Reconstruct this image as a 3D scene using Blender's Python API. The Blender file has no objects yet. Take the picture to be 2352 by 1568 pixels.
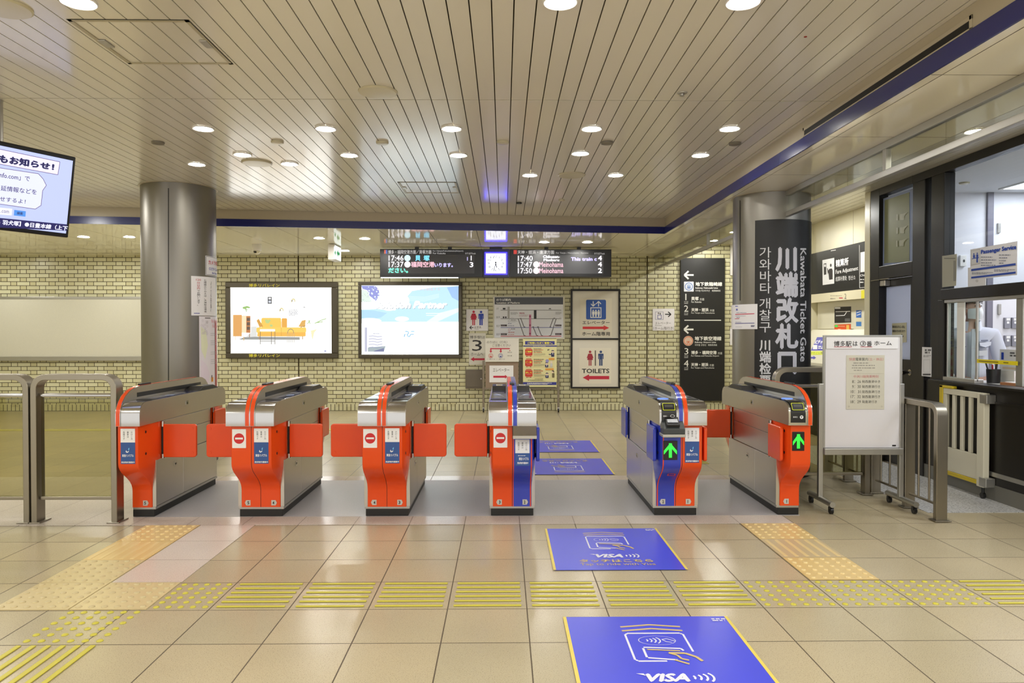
import bpy, bmesh, math, random
from mathutils import Vector, Matrix
random.seed(7)
PI = math.pi
SC = bpy.context.scene
COL = SC.collection

# ------------------------------------------------------------------ camera
F, CX, CY, CAMH = 1670.0, 1176.0, 784.0, 1.40
YAW, PITCH = math.atan(20 / F), math.atan(24 / F)
cam_d = bpy.data.cameras.new('camera')
cam_d.sensor_width = 36.0
cam_d.lens = 36.0 * F / 2352.0
cam_d.clip_start, cam_d.clip_end = 0.05, 100
cam = bpy.data.objects.new('camera', cam_d)
COL.objects.link(cam)
cam.location = (0, 0, CAMH)
cam.rotation_euler = (PI / 2 - PITCH, 0, -YAW)
SC.camera = cam
CAMR = Matrix.Rotation(-YAW, 3, 'Z') @ Matrix.Rotation(PI / 2 - PITCH, 3, 'X')
EYE = Vector((0, 0, CAMH))

# ------------------------------------------------------------------ world, exposure
w = bpy.data.worlds.new('world')
SC.world = w
w.use_nodes = True
w.node_tree.nodes['Background'].inputs[0].default_value = (1, 0.985, 0.95, 1)
w.node_tree.nodes['Background'].inputs[1].default_value = 1.3
SC.view_settings.view_transform = 'Standard'
SC.view_settings.look = 'None'
SC.view_settings.gamma = 1
SC.view_settings.use_curve_mapping = False
SC.view_settings.exposure = 0.09
SC.cycles.use_denoising = True
SC.cycles.max_bounces = 7
SC.cycles.diffuse_bounces = 4
SC.cycles.glossy_bounces = 4
SC.cycles.transmission_bounces = 6
SC.cycles.transparent_max_bounces = 12
SC.cycles.sample_clamp_indirect = 4.0
SC.cycles.caustics_reflective = False
SC.cycles.caustics_refractive = False
LAMP_W = 84.0          # emission strength of the downlight diffusers
LAMP_P = 26.0          # watts of a downlight outside the frame
def lamp(x, y, z, power, size=0.2, colour=(1, 0.99, 0.95)):
    l = bpy.data.lights.new('ceiling_lamp_light', 'AREA')
    l.shape = 'DISK'; l.size = size; l.energy = power; l.color = colour
    o = bpy.data.objects.new('ceiling_lamp_light', l); COL.objects.link(o)
    o.location = (x, y, z)
    return o
# the hall goes on behind the camera and to the left: its lamps there
for yy in (1.2, -1.2):
    for xx in (-7.2, -4.8, -2.3, 0.3, 1.8):
        lamp(xx, yy, 2.915, LAMP_P)
for yy in (3.4, 5.5, 7.6):
    for xx in (-5.4, -8.0):
        lamp(xx, yy, 2.915, LAMP_P)
for yy in (10.3, 11.9):
    for xx in (-6.6, -8.6): lamp(xx, yy, 2.705, LAMP_P * 0.45)  # added lights, no fittings seen here; they brighten the back of the hall
lamp(3.6, 9.25, 2.915, LAMP_P * 1.1)
for yy in (-1.0, 1.2, 3.3):
    lamp(3.6, yy, 2.915, LAMP_P)

# ------------------------------------------------------------------ rays: a pixel of the photo meets a surface of the place
def ray(px, py):
    return CAMR @ Vector(((px - CX) / F, (CY - py) / F, -1.0))
def at_y(px, py, Y):
    d = ray(px, py); return EYE + d * (Y / d.y)
def at_x(px, py, X):
    d = ray(px, py); return EYE + d * (X / d.x)
def at_z(px, py, z):
    d = ray(px, py); return EYE + d * ((z - CAMH) / d.z)
def at_plane(px, py, p, n):
    d = ray(px, py); return EYE + d * ((Vector(p) - EYE).dot(n) / d.dot(n))
def m_y(Y): return lambda a, b: (at_y(a, b, Y), Vector((0, -1, 0)))
def m_x(X): return lambda a, b: (at_x(a, b, X), Vector((-1, 0, 0)))
def m_pl(p, n):
    n = Vector(n).normalized(); return lambda a, b: (at_plane(a, b, p, n), n)
def m_cyl(cx, cy, r):
    def f(a, b):
        d = ray(a, b)
        A = d.x * d.x + d.y * d.y; B = -2 * (d.x * cx + d.y * cy); Cc = cx * cx + cy * cy - r * r
        disc = B * B - 4 * A * Cc
        t = (-B - math.sqrt(max(disc, 0))) / (2 * A)
        p = EYE + d * t
        n = Vector((p.x - cx, p.y - cy, 0)).normalized()
        return Vector((cx, cy, p.z)) + n * r, n
    return f
def m_rect(o, u, v, n):
    o, u, v, n = Vector(o), Vector(u), Vector(v), Vector(n)
    return lambda a, b: (o + u * a + v * b, n)

# ------------------------------------------------------------------ materials
def lin(c):
    c = c / 255.0
    return c / 12.92 if c <= 0.04045 else ((c + 0.055) / 1.055) ** 2.4
def rgb(c): return (lin(c[0]), lin(c[1]), lin(c[2]), 1)
MC = {}
def mat(name, c, rough=0.5, metal=0.0, spec=0.5, coat=0.0, emit=0.0, alpha=None, noise=0.0, nscale=30, aniso=0):
    if name in MC: return MC[name]
    m = bpy.data.materials.new(name); m.use_nodes = True
    nt = m.node_tree; b = nt.nodes['Principled BSDF']
    b.inputs['Base Color'].default_value = rgb(c)
    b.inputs['Roughness'].default_value = rough
    b.inputs['Metallic'].default_value = metal
    b.inputs['Specular IOR Level'].default_value = spec
    b.inputs['Coat Weight'].default_value = coat
    b.inputs['Coat Roughness'].default_value = 0.08
    if aniso: b.inputs['Anisotropic'].default_value = aniso
    if emit:
        b.inputs['Emission Color'].default_value = rgb(c)
        b.inputs['Emission Strength'].default_value = emit
    if noise:
        tc = nt.nodes.new('ShaderNodeTexCoord'); nz = nt.nodes.new('ShaderNodeTexNoise')
        nz.inputs['Scale'].default_value = nscale; nz.inputs['Detail'].default_value = 4
        mp = nt.nodes.new('ShaderNodeMapRange')
        mp.inputs['To Min'].default_value = 1 - noise; mp.inputs['To Max'].default_value = 1 + noise
        mx = nt.nodes.new('ShaderNodeVectorMath'); mx.operation = 'SCALE'
        mx.inputs[0].default_value = rgb(c)[:3]
        nt.links.new(tc.outputs['Object'], nz.inputs['Vector'])
        nt.links.new(nz.outputs['Fac'], mp.inputs['Value'])
        nt.links.new(mp.outputs[0], mx.inputs['Scale'])
        nt.links.new(mx.outputs[0], b.inputs['Base Color'])
        ad = nt.nodes.new('ShaderNodeMath'); ad.operation = 'MULTIPLY_ADD'
        ad.inputs[1].default_value = noise; ad.inputs[2].default_value = rough - noise * 0.5
        nt.links.new(nz.outputs['Fac'], ad.inputs[0]); nt.links.new(ad.outputs[0], b.inputs['Roughness'])
    MC[name] = m
    return m
def ink(c, rough=0.5):
    return mat('ink_%02x%02x%02x_%d' % (c[0], c[1], c[2], int(rough * 10)), c, rough)
def glow(c, s):
    k = 'glow_%02x%02x%02x_%d' % (c[0], c[1], c[2], int(s * 100))
    if k in MC: return MC[k]
    m = bpy.data.materials.new(k); m.use_nodes = True
    nt = m.node_tree; b = nt.nodes['Principled BSDF']
    b.inputs['Base Color'].default_value = (0.02, 0.02, 0.02, 1)
    b.inputs['Roughness'].default_value = 0.3
    b.inputs['Emission Color'].default_value = rgb(c); b.inputs['Emission Strength'].default_value = s
    MC[k] = m
    return m
def glass(name, c=(255, 255, 255), fac=0.1, rough=0.02):
    if name in MC: return MC[name]
    m = bpy.data.materials.new(name); m.use_nodes = True
    nt = m.node_tree; nt.nodes.clear()
    o = nt.nodes.new('ShaderNodeOutputMaterial'); t = nt.nodes.new('ShaderNodeBsdfTransparent')
    g = nt.nodes.new('ShaderNodeBsdfGlossy'); mx = nt.nodes.new('ShaderNodeMixShader')
    t.inputs[0].default_value = rgb(c); g.inputs['Roughness'].default_value = rough
    g.inputs[0].default_value = (1, 1, 1, 1)
    lw = nt.nodes.new('ShaderNodeLayerWeight'); lw.inputs[0].default_value = 0.5
    pw = nt.nodes.new('ShaderNodeMath'); pw.operation = 'POWER'; pw.inputs[1].default_value = 5
    ad = nt.nodes.new('ShaderNodeMath'); ad.operation = 'MULTIPLY_ADD'; ad.inputs[1].default_value = 0.9; ad.inputs[2].default_value = 0.02 + fac / 2
    nt.links.new(lw.outputs['Facing'], pw.inputs[0]); nt.links.new(pw.outputs[0], ad.inputs[0]); nt.links.new(ad.outputs[0], mx.inputs[0])
    nt.links.new(t.outputs[0], mx.inputs[1]); nt.links.new(g.outputs[0], mx.inputs[2])
    nt.links.new(mx.outputs[0], o.inputs[0])
    MC[name] = m
    return m
class NG:                                     # small helper for math node graphs
    def __init__(s, name):
        s.m = bpy.data.materials.new(name); s.m.use_nodes = True
        s.nt = s.m.node_tree; s.b = s.nt.nodes['Principled BSDF']
        tc = s.nt.nodes.new('ShaderNodeTexCoord')
        sx = s.nt.nodes.new('ShaderNodeSeparateXYZ')
        s.nt.links.new(tc.outputs['Object'], sx.inputs[0])
        s.co = tc.outputs['Object']; s.x, s.y, s.z = sx.outputs
    def M(s, op, a, b=None, c=None):
        n = s.nt.nodes.new('ShaderNodeMath'); n.operation = op
        for i, v in enumerate((a, b, c)):
            if v is None: continue
            if isinstance(v, (int, float)): n.inputs[i].default_value = v
            else: s.nt.links.new(v, n.inputs[i])
        return n.outputs[0]
    def comb(s, a, b, c=0.0):
        n = s.nt.nodes.new('ShaderNodeCombineXYZ')
        for i, v in enumerate((a, b, c)):
            if isinstance(v, (int, float)): n.inputs[i].default_value = v
            else: s.nt.links.new(v, n.inputs[i])
        return n.outputs[0]
    def white(s, vec):
        n = s.nt.nodes.new('ShaderNodeTexWhiteNoise'); s.nt.links.new(vec, n.inputs['Vector']); return n.outputs['Value']
    def noise(s, scale, detail=2, vec=None):
        n = s.nt.nodes.new('ShaderNodeTexNoise'); n.inputs['Scale'].default_value = scale
        n.inputs['Detail'].default_value = detail
        s.nt.links.new(vec if vec is not None else s.co, n.inputs['Vector']); return n.outputs['Fac']
    def mix(s, f, a, b):
        n = s.nt.nodes.new('ShaderNodeMix'); n.data_type = 'RGBA'
        if isinstance(f, (int, float)): n.inputs[0].default_value = f
        else: s.nt.links.new(f, n.inputs[0])
        for i, v in ((6, a), (7, b)):
            if isinstance(v, tuple): n.inputs[i].default_value = v
            else: s.nt.links.new(v, n.inputs[i])
        return n.outputs[2]
    def scale(s, col, f):
        n = s.nt.nodes.new('ShaderNodeVectorMath'); n.operation = 'SCALE'
        if isinstance(col, tuple): n.inputs[0].default_value = col[:3]
        else: s.nt.links.new(col, n.inputs[0])
        s.nt.links.new(f, n.inputs['Scale']); return n.outputs[0]
    def ramp(s, v, a, b, c=0.0, d=1.0):
        n = s.nt.nodes.new('ShaderNodeMapRange')
        for k, q in (('From Min', a), ('From Max', b), ('To Min', c), ('To Max', d)): n.inputs[k].default_value = q
        s.nt.links.new(v, n.inputs['Value']); return n.outputs[0]
    def line(s, v, period, off, width):        # 1 on a line of that width, every period
        q = s.M('FRACT', s.M('DIVIDE', s.M('SUBTRACT', v, off - width / 2), period))
        return s.M('LESS_THAN', q, width / period)
    def out(s, col, rough=None, bump=None, bd=0.002):
        if isinstance(col, tuple): s.b.inputs['Base Color'].default_value = col
        else: s.nt.links.new(col, s.b.inputs['Base Color'])
        if rough is not None:
            if isinstance(rough, (int, float)): s.b.inputs['Roughness'].default_value = rough
            else: s.nt.links.new(rough, s.b.inputs['Roughness'])
        if bump is not None:
            n = s.nt.nodes.new('ShaderNodeBump'); n.inputs['Distance'].default_value = bd
            s.nt.links.new(bump, n.inputs['Height']); s.nt.links.new(n.outputs[0], s.b.inputs['Normal'])
        return s.m

def tile_floor(name, base, grout, tint, px, py, ox, oy, rough=0.2, lw=0.006, speck=True):
    g = NG(name)
    lx = g.line(g.x, px, ox, lw); ly = g.line(g.y, py, oy, lw)
    gl = g.M('MAXIMUM', lx, ly)
    cell = g.comb(g.M('FLOOR', g.M('DIVIDE', g.M('SUBTRACT', g.x, ox), px)), g.M('FLOOR', g.M('DIVIDE', g.M('SUBTRACT', g.y, oy), py)))
    r = g.white(cell)
    col = g.mix(r, rgb(base), rgb(tint))
    if speck:
        n = g.noise(240, 2)
        dark = g.ramp(n, 0.56, 0.70, 0, 0.6)
        col = g.mix(dark, col, rgb((92, 80, 60)))
        big = g.noise(1.3, 2)
        col = g.scale(col, g.ramp(big, 0.3, 0.7, 0.93, 1.05))
    col = g.mix(gl, col, rgb(grout))
    ro = g.M('ADD', g.M('MULTIPLY', gl, 0.4), rough)
    return g.out(col, ro)
M_FLOOR = tile_floor('beige terrazzo tile', (181, 170, 141), (90, 78, 60), (188, 174, 143), 0.4, 0.3985, 0.119, 4.045, 0.24)
M_STRIP = tile_floor('pale pink stone', (214, 202, 190), (120, 108, 95), (208, 196, 184), 0.4, 9.0, 0.119, 0.0, 0.16, 0.005)
M_PLATE = tile_floor('pale stone tile', (218, 206, 196), (120, 108, 95), (214, 202, 190), 0.395, 0.3985, -2.18, 4.045, 0.2, 0.005)
def m_granite(name, c1, c2, c3, sc):
    g = NG(name)
    n = g.noise(sc, 4); col = g.mix(g.ramp(n, 0.42, 0.5), rgb(c1), rgb(c2))
    n2 = g.noise(sc * 1.7, 3); col = g.mix(g.ramp(n2, 0.6, 0.66), col, rgb(c3))
    return g.out(col, 0.35)
M_SILL = m_granite('grey granite slab', (168, 166, 168), (174, 172, 174), (156, 154, 156), 160)
M_TERR = m_granite('black and white terrazzo', (170, 170, 170), (205, 205, 205), (90, 90, 92), 60)
def brick():
    g = NG('cream wall tile')
    P, S, H, gw = 0.333, 0.225, 0.0705, 0.0095
    rowf = g.M('DIVIDE', g.z, H); row = g.M('FLOOR', rowf); fz = g.M('FRACT', rowf)
    off = g.M('MULTIPLY', g.M('MODULO', row, 2.0), P / 2)
    uf = g.M('DIVIDE', g.M('ADD', g.M('ADD', g.x, off), 40.0 * P), P); iu = g.M('FLOOR', uf); fu = g.M('FRACT', uf)
    head = g.M('GREATER_THAN', fu, S / P)
    gz = g.M('LESS_THAN', fz, gw / H)
    g1 = g.M('LESS_THAN', fu, gw / P)
    g2 = g.M('LESS_THAN', g.M('ABSOLUTE', g.M('SUBTRACT', fu, S / P + gw / P / 2)), gw / P / 2)
    grout = g.M('MAXIMUM', gz, g.M('MAXIMUM', g1, g2))
    # upright course along the floor
    low = g.M('LESS_THAN', g.z, 0.115)
    sg = g.M('MAXIMUM', g.line(g.x, 0.0705, 0.0, 0.011), g.M('LESS_THAN', g.z, 0.006))
    grout = g.M('ADD', g.M('MULTIPLY', low, sg), g.M('MULTIPLY', g.M('SUBTRACT', 1.0, low), grout))
    # movement joints
    j = g.M('MAXIMUM', g.M('LESS_THAN', g.M('ABSOLUTE', g.M('SUBTRACT', g.x, 2.535)), 0.011), g.M('LESS_THAN', g.M('ABSOLUTE', g.M('SUBTRACT', g.x, -3.59)), 0.011))
    grout = g.M('MAXIMUM', grout, j)
    rnd = g.white(g.comb(g.M('ADD', g.M('MULTIPLY', iu, 2.0), head), row))
    base = g.mix(rnd, rgb((213, 210, 176)), rgb((202, 198, 162)))
    dk = g.M('MULTIPLY', g.M('MULTIPLY', head, g.M('GREATER_THAN', rnd, 0.35)), 0.36)
    base = g.mix(dk, base, rgb((180, 170, 116)))
    col = g.mix(grout, base, rgb((66, 56, 32)))
    return g.out(col, g.M('ADD', g.M('MULTIPLY', grout, 0.5), 0.3), g.M('SUBTRACT', 1.0, grout), 0.004)
M_BRICK = brick()
def ceil_mat(name, c, rough, seams=True):
    g = NG(name)
    col = rgb(c)
    r = rough
    if seams:
        l = g.line(g.x, 0.637, -2.9, 0.007)
        right = g.M('GREATER_THAN', g.x, 2.205)
        l2 = g.M('MAXIMUM', g.line(g.y, 1.2, 4.94, 0.006), g.M('LESS_THAN', g.M('ABSOLUTE', g.M('SUBTRACT', g.x, 2.262)), 0.003))
        l = g.M('ADD', g.M('MULTIPLY', right, l2), g.M('MULTIPLY', g.M('SUBTRACT', 1.0, right), l))
        col = g.mix(l, col, rgb((84, 72, 50)))
    return g.out(col, r)
CEILC = (224, 220, 208)
M_SLAT = mat('cream enamelled ceiling slat', CEILC, 0.2, spec=0.85, coat=0.15)
M_LOWC = ceil_mat('cream glossy ceiling panel', (246, 242, 224), 0.07)
M_FASC = mat('beige fascia panel', (190, 180, 158), 0.3)
M_BLUE = mat('dark blue band', (30, 36, 112), 0.22)
M_CREAM = mat('cream wall panel', (226, 220, 190), 0.35)
M_WHITEW = mat('white office wall', (226, 226, 232), 0.5)
M_DARK = mat('dark bronze metal', (27, 24, 21), 0.34, spec=0.4)
M_DARKER = mat('black recess', (14, 13, 12), 0.6)
M_STEEL = mat('brushed stainless steel', (204, 199, 190), 0.33, 1.0, noise=0.02, nscale=6)
M_STEELC = mat('stainless column cladding', (140, 136, 129), 0.38, 1.0, noise=0.03, nscale=3)
M_FSTEEL = mat('satin fence steel', (160, 153, 139), 0.36, 1.0, noise=0.02, nscale=6)
M_CHROME = mat('polished steel', (186, 184, 182), 0.14, 1.0)
M_ALU = mat('matt aluminium', (184, 182, 176), 0.38, 0.85)
M_ORANGE = mat('orange enamel', (232, 78, 22), 0.26, spec=0.4, coat=0.2)
M_GBLUE = mat('blue enamel', (48, 66, 184), 0.24, spec=0.5, coat=0.35)
M_BLACK = mat('black plastic', (20, 20, 21), 0.35)
M_RUBBER = mat('black kick rubber', (22, 22, 20), 0.5)
M_WHITE = mat('white enamel', (232, 230, 226), 0.35)
M_IVORY = mat('ivory enamel', (222, 217, 196), 0.35)
M_PAPER = mat('white paper', (238, 237, 240), 0.45)
M_YELLOW = mat('tactile yellow', (198, 188, 64), 0.42)
M_OLDYEL = mat('worn yellow plate', (208, 190, 144), 0.3)
M_OLDYEL2 = mat('ochre tactile plate', (216, 188, 128), 0.3)

# ------------------------------------------------------------------ mesh builder (world coordinates)
class MB:
    def __init__(s): s.v = []; s.f = []; s.fm = []; s.mats = []
    def mi(s, m):
        if m not in s.mats: s.mats.append(m)
        return s.mats.index(m)
    def add(s, vs, fs, m):
        k = len(s.v); s.v += [tuple(v) for v in vs]
        i = s.mi(m)
        for f in fs: s.f.append(tuple(k + q for q in f)); s.fm.append(i)
    def box(s, x0, x1, y0, y1, z0, z1, m):
        if x0 > x1: x0, x1 = x1, x0
        if y0 > y1: y0, y1 = y1, y0
        if z0 > z1: z0, z1 = z1, z0
        s.add([(x0, y0, z0), (x1, y0, z0), (x1, y1, z0), (x0, y1, z0), (x0, y0, z1), (x1, y0, z1), (x1, y1, z1), (x0, y1, z1)],
              [(0, 3, 2, 1), (4, 5, 6, 7), (0, 1, 5, 4), (1, 2, 6, 5), (2, 3, 7, 6), (3, 0, 4, 7)], m)
    def quad(s, a, b, c, d, m): s.add([a, b, c, d], [(0, 1, 2, 3)], m)
    def obox(s, p, u, v, wv, m):               # box spanned by three vectors from corner p
        p, u, v, wv = map(Vector, (p, u, v, wv))
        c = [p, p + u, p + u + v, p + v]
        s.add(c + [q + wv for q in c], [(0, 3, 2, 1), (4, 5, 6, 7), (0, 1, 5, 4), (1, 2, 6, 5), (2, 3, 7, 6), (3, 0, 4, 7)], m)
    def cyl(s, p0, p1, r, m, n=16, r2=None, caps=True):
        p0, p1 = Vector(p0), Vector(p1); d = (p1 - p0).normalized()
        a = d.orthogonal().normalized(); b = d.cross(a)
        r2 = r if r2 is None else r2
        vs = []
        for p, q in ((p0, r), (p1, r2)):
            for i in range(n):
                t = 2 * PI * i / n; vs.append(p + a * (q * math.cos(t)) + b * (q * math.sin(t)))
        fs = [(i, (i + 1) % n, n + (i + 1) % n, n + i) for i in range(n)]
        if caps: fs += [tuple(range(n - 1, -1, -1)), tuple(range(n, 2 * n))]
        s.add(vs, fs, m)
    def lathe(s, cx, cy, prof, m, n=32, closed=False):   # prof [(r,z)...] round a vertical axis
        vs = []
        for r, z in prof:
            for i in range(n):
                t = 2 * PI * i / n; vs.append((cx + r * math.cos(t), cy + r * math.sin(t), z))
        fs = []
        k = len(prof)
        for j in range(k - 1 if not closed else k):
            j2 = (j + 1) % k
            for i in range(n): fs.append((j * n + i, j * n + (i + 1) % n, j2 * n + (i + 1) % n, j2 * n + i))
        if not closed:
            fs += [tuple(range(n - 1, -1, -1)), tuple(range((k - 1) * n, k * n))]
        s.add(vs, fs, m)
    def prism(s, poly, axis, a0, a1, m):       # poly in the two other axes, extruded along axis
        def P(q, a):
            return {'x': (a, q[0], q[1]), 'y': (q[0], a, q[1]), 'z': (q[0], q[1], a)}[axis]
        n = len(poly)
        s.add([P(q, a0) for q in poly] + [P(q, a1) for q in poly],
              [tuple(range(n - 1, -1, -1)), tuple(range(n, 2 * n))] + [(i, (i + 1) % n, n + (i + 1) % n, n + i) for i in range(n)], m)
    def ribbon(s, prof, axis, a0, a1, m):      # open strip along prof
        def P(q, a):
            return {'x': (a, q[0], q[1]), 'y': (q[0], a, q[1]), 'z': (q[0], q[1], a)}[axis]
        n = len(prof)
        s.add([P(q, a0) for q in prof] + [P(q, a1) for q in prof], [(i, i + 1, n + i + 1, n + i) for i in range(n - 1)], m)
    def tube(s, pts, r, m, n=10):
        pts = [Vector(p) for p in pts]; rings = []
        up = None
        for i, p in enumerate(pts):
            d = (pts[min(i + 1, len(pts) - 1)] - pts[max(i - 1, 0)]).normalized()
            a = d.orthogonal().normalized() if up is None else (up - d * up.dot(d)).normalized()
            up = a; b = d.cross(a)
            rings.append([p + a * (r * math.cos(2 * PI * k / n)) + b * (r * math.sin(2 * PI * k / n)) for k in range(n)])
        vs = [v for q in rings for v in q]; fs = []
        for j in range(len(pts) - 1):
            for k in range(n): fs.append((j * n + k, j * n + (k + 1) % n, (j + 1) * n + (k + 1) % n, (j + 1) * n + k))
        fs += [tuple(range(n - 1, -1, -1)), tuple(range((len(pts) - 1) * n, len(pts) * n))]
        s.add(vs, fs, m)
    def sweep(s, pts, perp, w, t, m):          # flat bar: width w along perp, thickness t in the plane of the path
        pts = [Vector(p) for p in pts]; perp = Vector(perp).normalized(); rings = []
        for i, p in enumerate(pts):
            d = (pts[min(i + 1, len(pts) - 1)] - pts[max(i - 1, 0)]).normalized()
            nn = d.cross(perp).normalized()
            rings.append([p + perp * (w / 2) + nn * (t / 2), p + perp * (w / 2) - nn * (t / 2), p - perp * (w / 2) - nn * (t / 2), p - perp * (w / 2) + nn * (t / 2)])
        vs = [v for q in rings for v in q]; fs = []
        for j in range(len(pts) - 1):
            for k in range(4): fs.append((j * 4 + k, j * 4 + (k + 1) % 4, (j + 1) * 4 + (k + 1) % 4, (j + 1) * 4 + k))
        e = (len(pts) - 1) * 4
        fs += [(3, 2, 1, 0), (e, e + 1, e + 2, e + 3)]
        s.add(vs, fs, m)
    def build(s, name, parent=None, smooth=None, bevel=0, seg=2):
        me = bpy.data.meshes.new(name)
        off = Vector((0, 0, 0)) if parent is None else wloc(parent)
        me.from_pydata([Vector(v) - off for v in s.v], [], s.f)
        for q in s.mats: me.materials.append(q)
        for p, i in zip(me.polygons, s.fm): p.material_index = i
        bm = bmesh.new(); bm.from_mesh(me)
        if len(bm.faces) < 4000 and not getattr(s, 'flat2d', False): bmesh.ops.recalc_face_normals(bm, faces=bm.faces)
        bm.to_mesh(me); bm.free()
        o = bpy.data.objects.new(name, me); COL.objects.link(o)
        if parent is not None: o.parent = parent
        if smooth:
            me.polygons.foreach_set('use_smooth', [True] * len(me.polygons))
            me.set_sharp_from_angle(angle=math.radians(smooth))
        if bevel:
            b = o.modifiers.new('bevel', 'BEVEL'); b.width = bevel; b.segments = seg; b.limit_method = 'ANGLE'; b.angle_limit = math.radians(40)
        return o
def wloc(o):
    v = Vector(o.location)
    while o.parent is not None:
        o = o.parent; v += Vector(o.location)
    return v
def thing(name, loc, label, cat, group=None):
    o = bpy.data.objects.new(name, None); COL.objects.link(o); o.location = loc
    o.empty_display_size = 0.1
    return tag(o, label, cat, group)
def tag(o, label, cat, group=None, kind=None):
    o['label'] = label; o['category'] = cat
    if group: o['group'] = group
    if kind: o['kind'] = kind
    return o
def struct(mb, name, label=None, **k):
    o = mb.build(name, None, **k); o['kind'] = 'structure'
    if label: o['label'] = label
    return o
def part(name, parent, fn, **k):
    b = MB(); fn(b); return b.build(name, parent, **k)

# ------------------------------------------------------------------ printed graphics: flat shapes and lettering laid on a surface
TXT = {}
def glyphs(body):
    k = body
    if k not in TXT:
        c = bpy.data.curves.new('lettering', 'FONT'); c.body = body; c.resolution_u = 2; c.align_x = 'CENTER' if '\n' in body else 'LEFT'
        o = bpy.data.objects.new('lettering', c); COL.objects.link(o)
        bpy.context.view_layer.update()
        ev = o.evaluated_get(bpy.context.evaluated_depsgraph_get())
        me = ev.to_mesh()
        vs = [(v.co.x, v.co.y) for v in me.vertices]; fs = [tuple(p.vertices) for p in me.polygons]
        ev.to_mesh_clear(); bpy.data.objects.remove(o); bpy.data.curves.remove(c)
        x0 = min(v[0] for v in vs); x1 = max(v[0] for v in vs); y0 = min(v[1] for v in vs); y1 = max(v[1] for v in vs)
        TXT[k] = ([((x - x0) / (x1 - x0), (y1 - y) / (y1 - y0)) for x, y in vs], fs, x1 - x0, y1 - y0)
    return TXT[k]
class Decal:
    EPS = 0.0006
    def __init__(s, m, zx=None, lift=0.0015, sub=0):  # zx = (x0, y0, scale): coordinates read off an enlarged view
        s.m = m; s.mb = MB(); s.mb.flat2d = True; s.lay = 0; s.lift = lift; s.sub = sub; s.mic = 0; s.hold = False; s.zx = zx or (0, 0, 1.0)
    def P(s, a, b):
        p, n = s.m(s.zx[0] + a / s.zx[2], s.zx[1] + b / s.zx[2])
        return p + n * (s.lift + s.lay * s.EPS + s.mic * 0.000016)
    def put(s, pts, fs, m):                    # on a round surface big faces are cut small so that they follow it
        if not s.hold: s.mic += 1
        if not s.sub: s.mb.add([s.P(*q) for q in pts], fs, m); return
        vs, out = [], []
        for f in fs:
            st = [(pts[f[0]], pts[f[i]], pts[f[i + 1]]) for i in range(1, len(f) - 1)]
            while st:
                t = st.pop(); e = max(range(3), key=lambda i: abs(t[i][0] - t[(i + 1) % 3][0])); p, q, r = t[e], t[(e + 1) % 3], t[(e + 2) % 3]
                if abs(p[0] - q[0]) > s.sub:
                    h = ((p[0] + q[0]) / 2, (p[1] + q[1]) / 2); st += [(p, h, r), (h, q, r)]
                else: k = len(vs); vs += [s.P(*p), s.P(*q), s.P(*r)]; out.append((k, k + 1, k + 2))
        s.mb.add(vs, out, m)
    def up(s, k=1): s.lay += k; return s
    def poly(s, pts, m): s.put(pts, [tuple(range(len(pts) - 1, -1, -1))], m); return s
    def rect(s, a0, b0, a1, b1, m, n=1):
        pts = []
        for i in range(n + 1): pts.append((a0 + (a1 - a0) * i / n, b0))
        for i in range(n, -1, -1): pts.append((a0 + (a1 - a0) * i / n, b1))
        if n == 1: return s.poly(pts, m)
        k = n + 1
        s.mb.add([s.P(*q) for q in pts], [(i + 1, i, 2 * k - 1 - i, 2 * k - 2 - i) for i in range(n)], m)
        return s
    def rrect(s, a0, b0, a1, b1, r, m, rb=None):
        rb = r if rb is None else rb; pts = []
        for cx, cy, t0 in ((a1 - r, b0 + rb, -90), (a1 - r, b1 - rb, 0), (a0 + r, b1 - rb, 90), (a0 + r, b0 + rb, 180)):
            for i in range(6):
                t = math.radians(t0 + 18 * i); pts.append((cx + r * math.cos(t), cy + rb * math.sin(t)))
        return s.poly(pts, m)
    def frame(s, a0, b0, a1, b1, w, m):
        s.rect(a0, b0, a1, b0 + w, m); s.rect(a0, b1 - w, a1, b1, m); s.rect(a0, b0 + w, a0 + w, b1 - w, m); s.rect(a1 - w, b0 + w, a1, b1 - w, m); return s
    def circ(s, a, b, r, m, rb=None, n=28):
        rb = r if rb is None else rb
        return s.poly([(a + r * math.cos(2 * PI * i / n), b + rb * math.sin(2 * PI * i / n)) for i in range(n)], m)
    def ring(s, a, b, r, w, m, rb=None, t0=0, t1=360, n=28):
        rb = r if rb is None else rb; vs = []
        for i in range(n + 1):
            t = math.radians(t0 + (t1 - t0) * i / n)
            vs.append((a + r * math.cos(t), b + rb * math.sin(t))); vs.append((a + (r - w) * math.cos(t), b + (rb - w * rb / r) * math.sin(t)))
        s.put(vs, [(2 * i, 2 * i + 1, 2 * i + 3, 2 * i + 2) for i in range(n)], m); return s
    def line(s, pts, w, m):
        for (a, b), (c, d) in zip(pts[:-1], pts[1:]):
            l = math.hypot(c - a, d - b) or 1; nx, ny = -(d - b) / l * w / 2, (c - a) / l * w / 2
            s.poly([(a - nx, b - ny), (c - nx, d - ny), (c + nx, d + ny), (a + nx, b + ny)], m)
        return s
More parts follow.
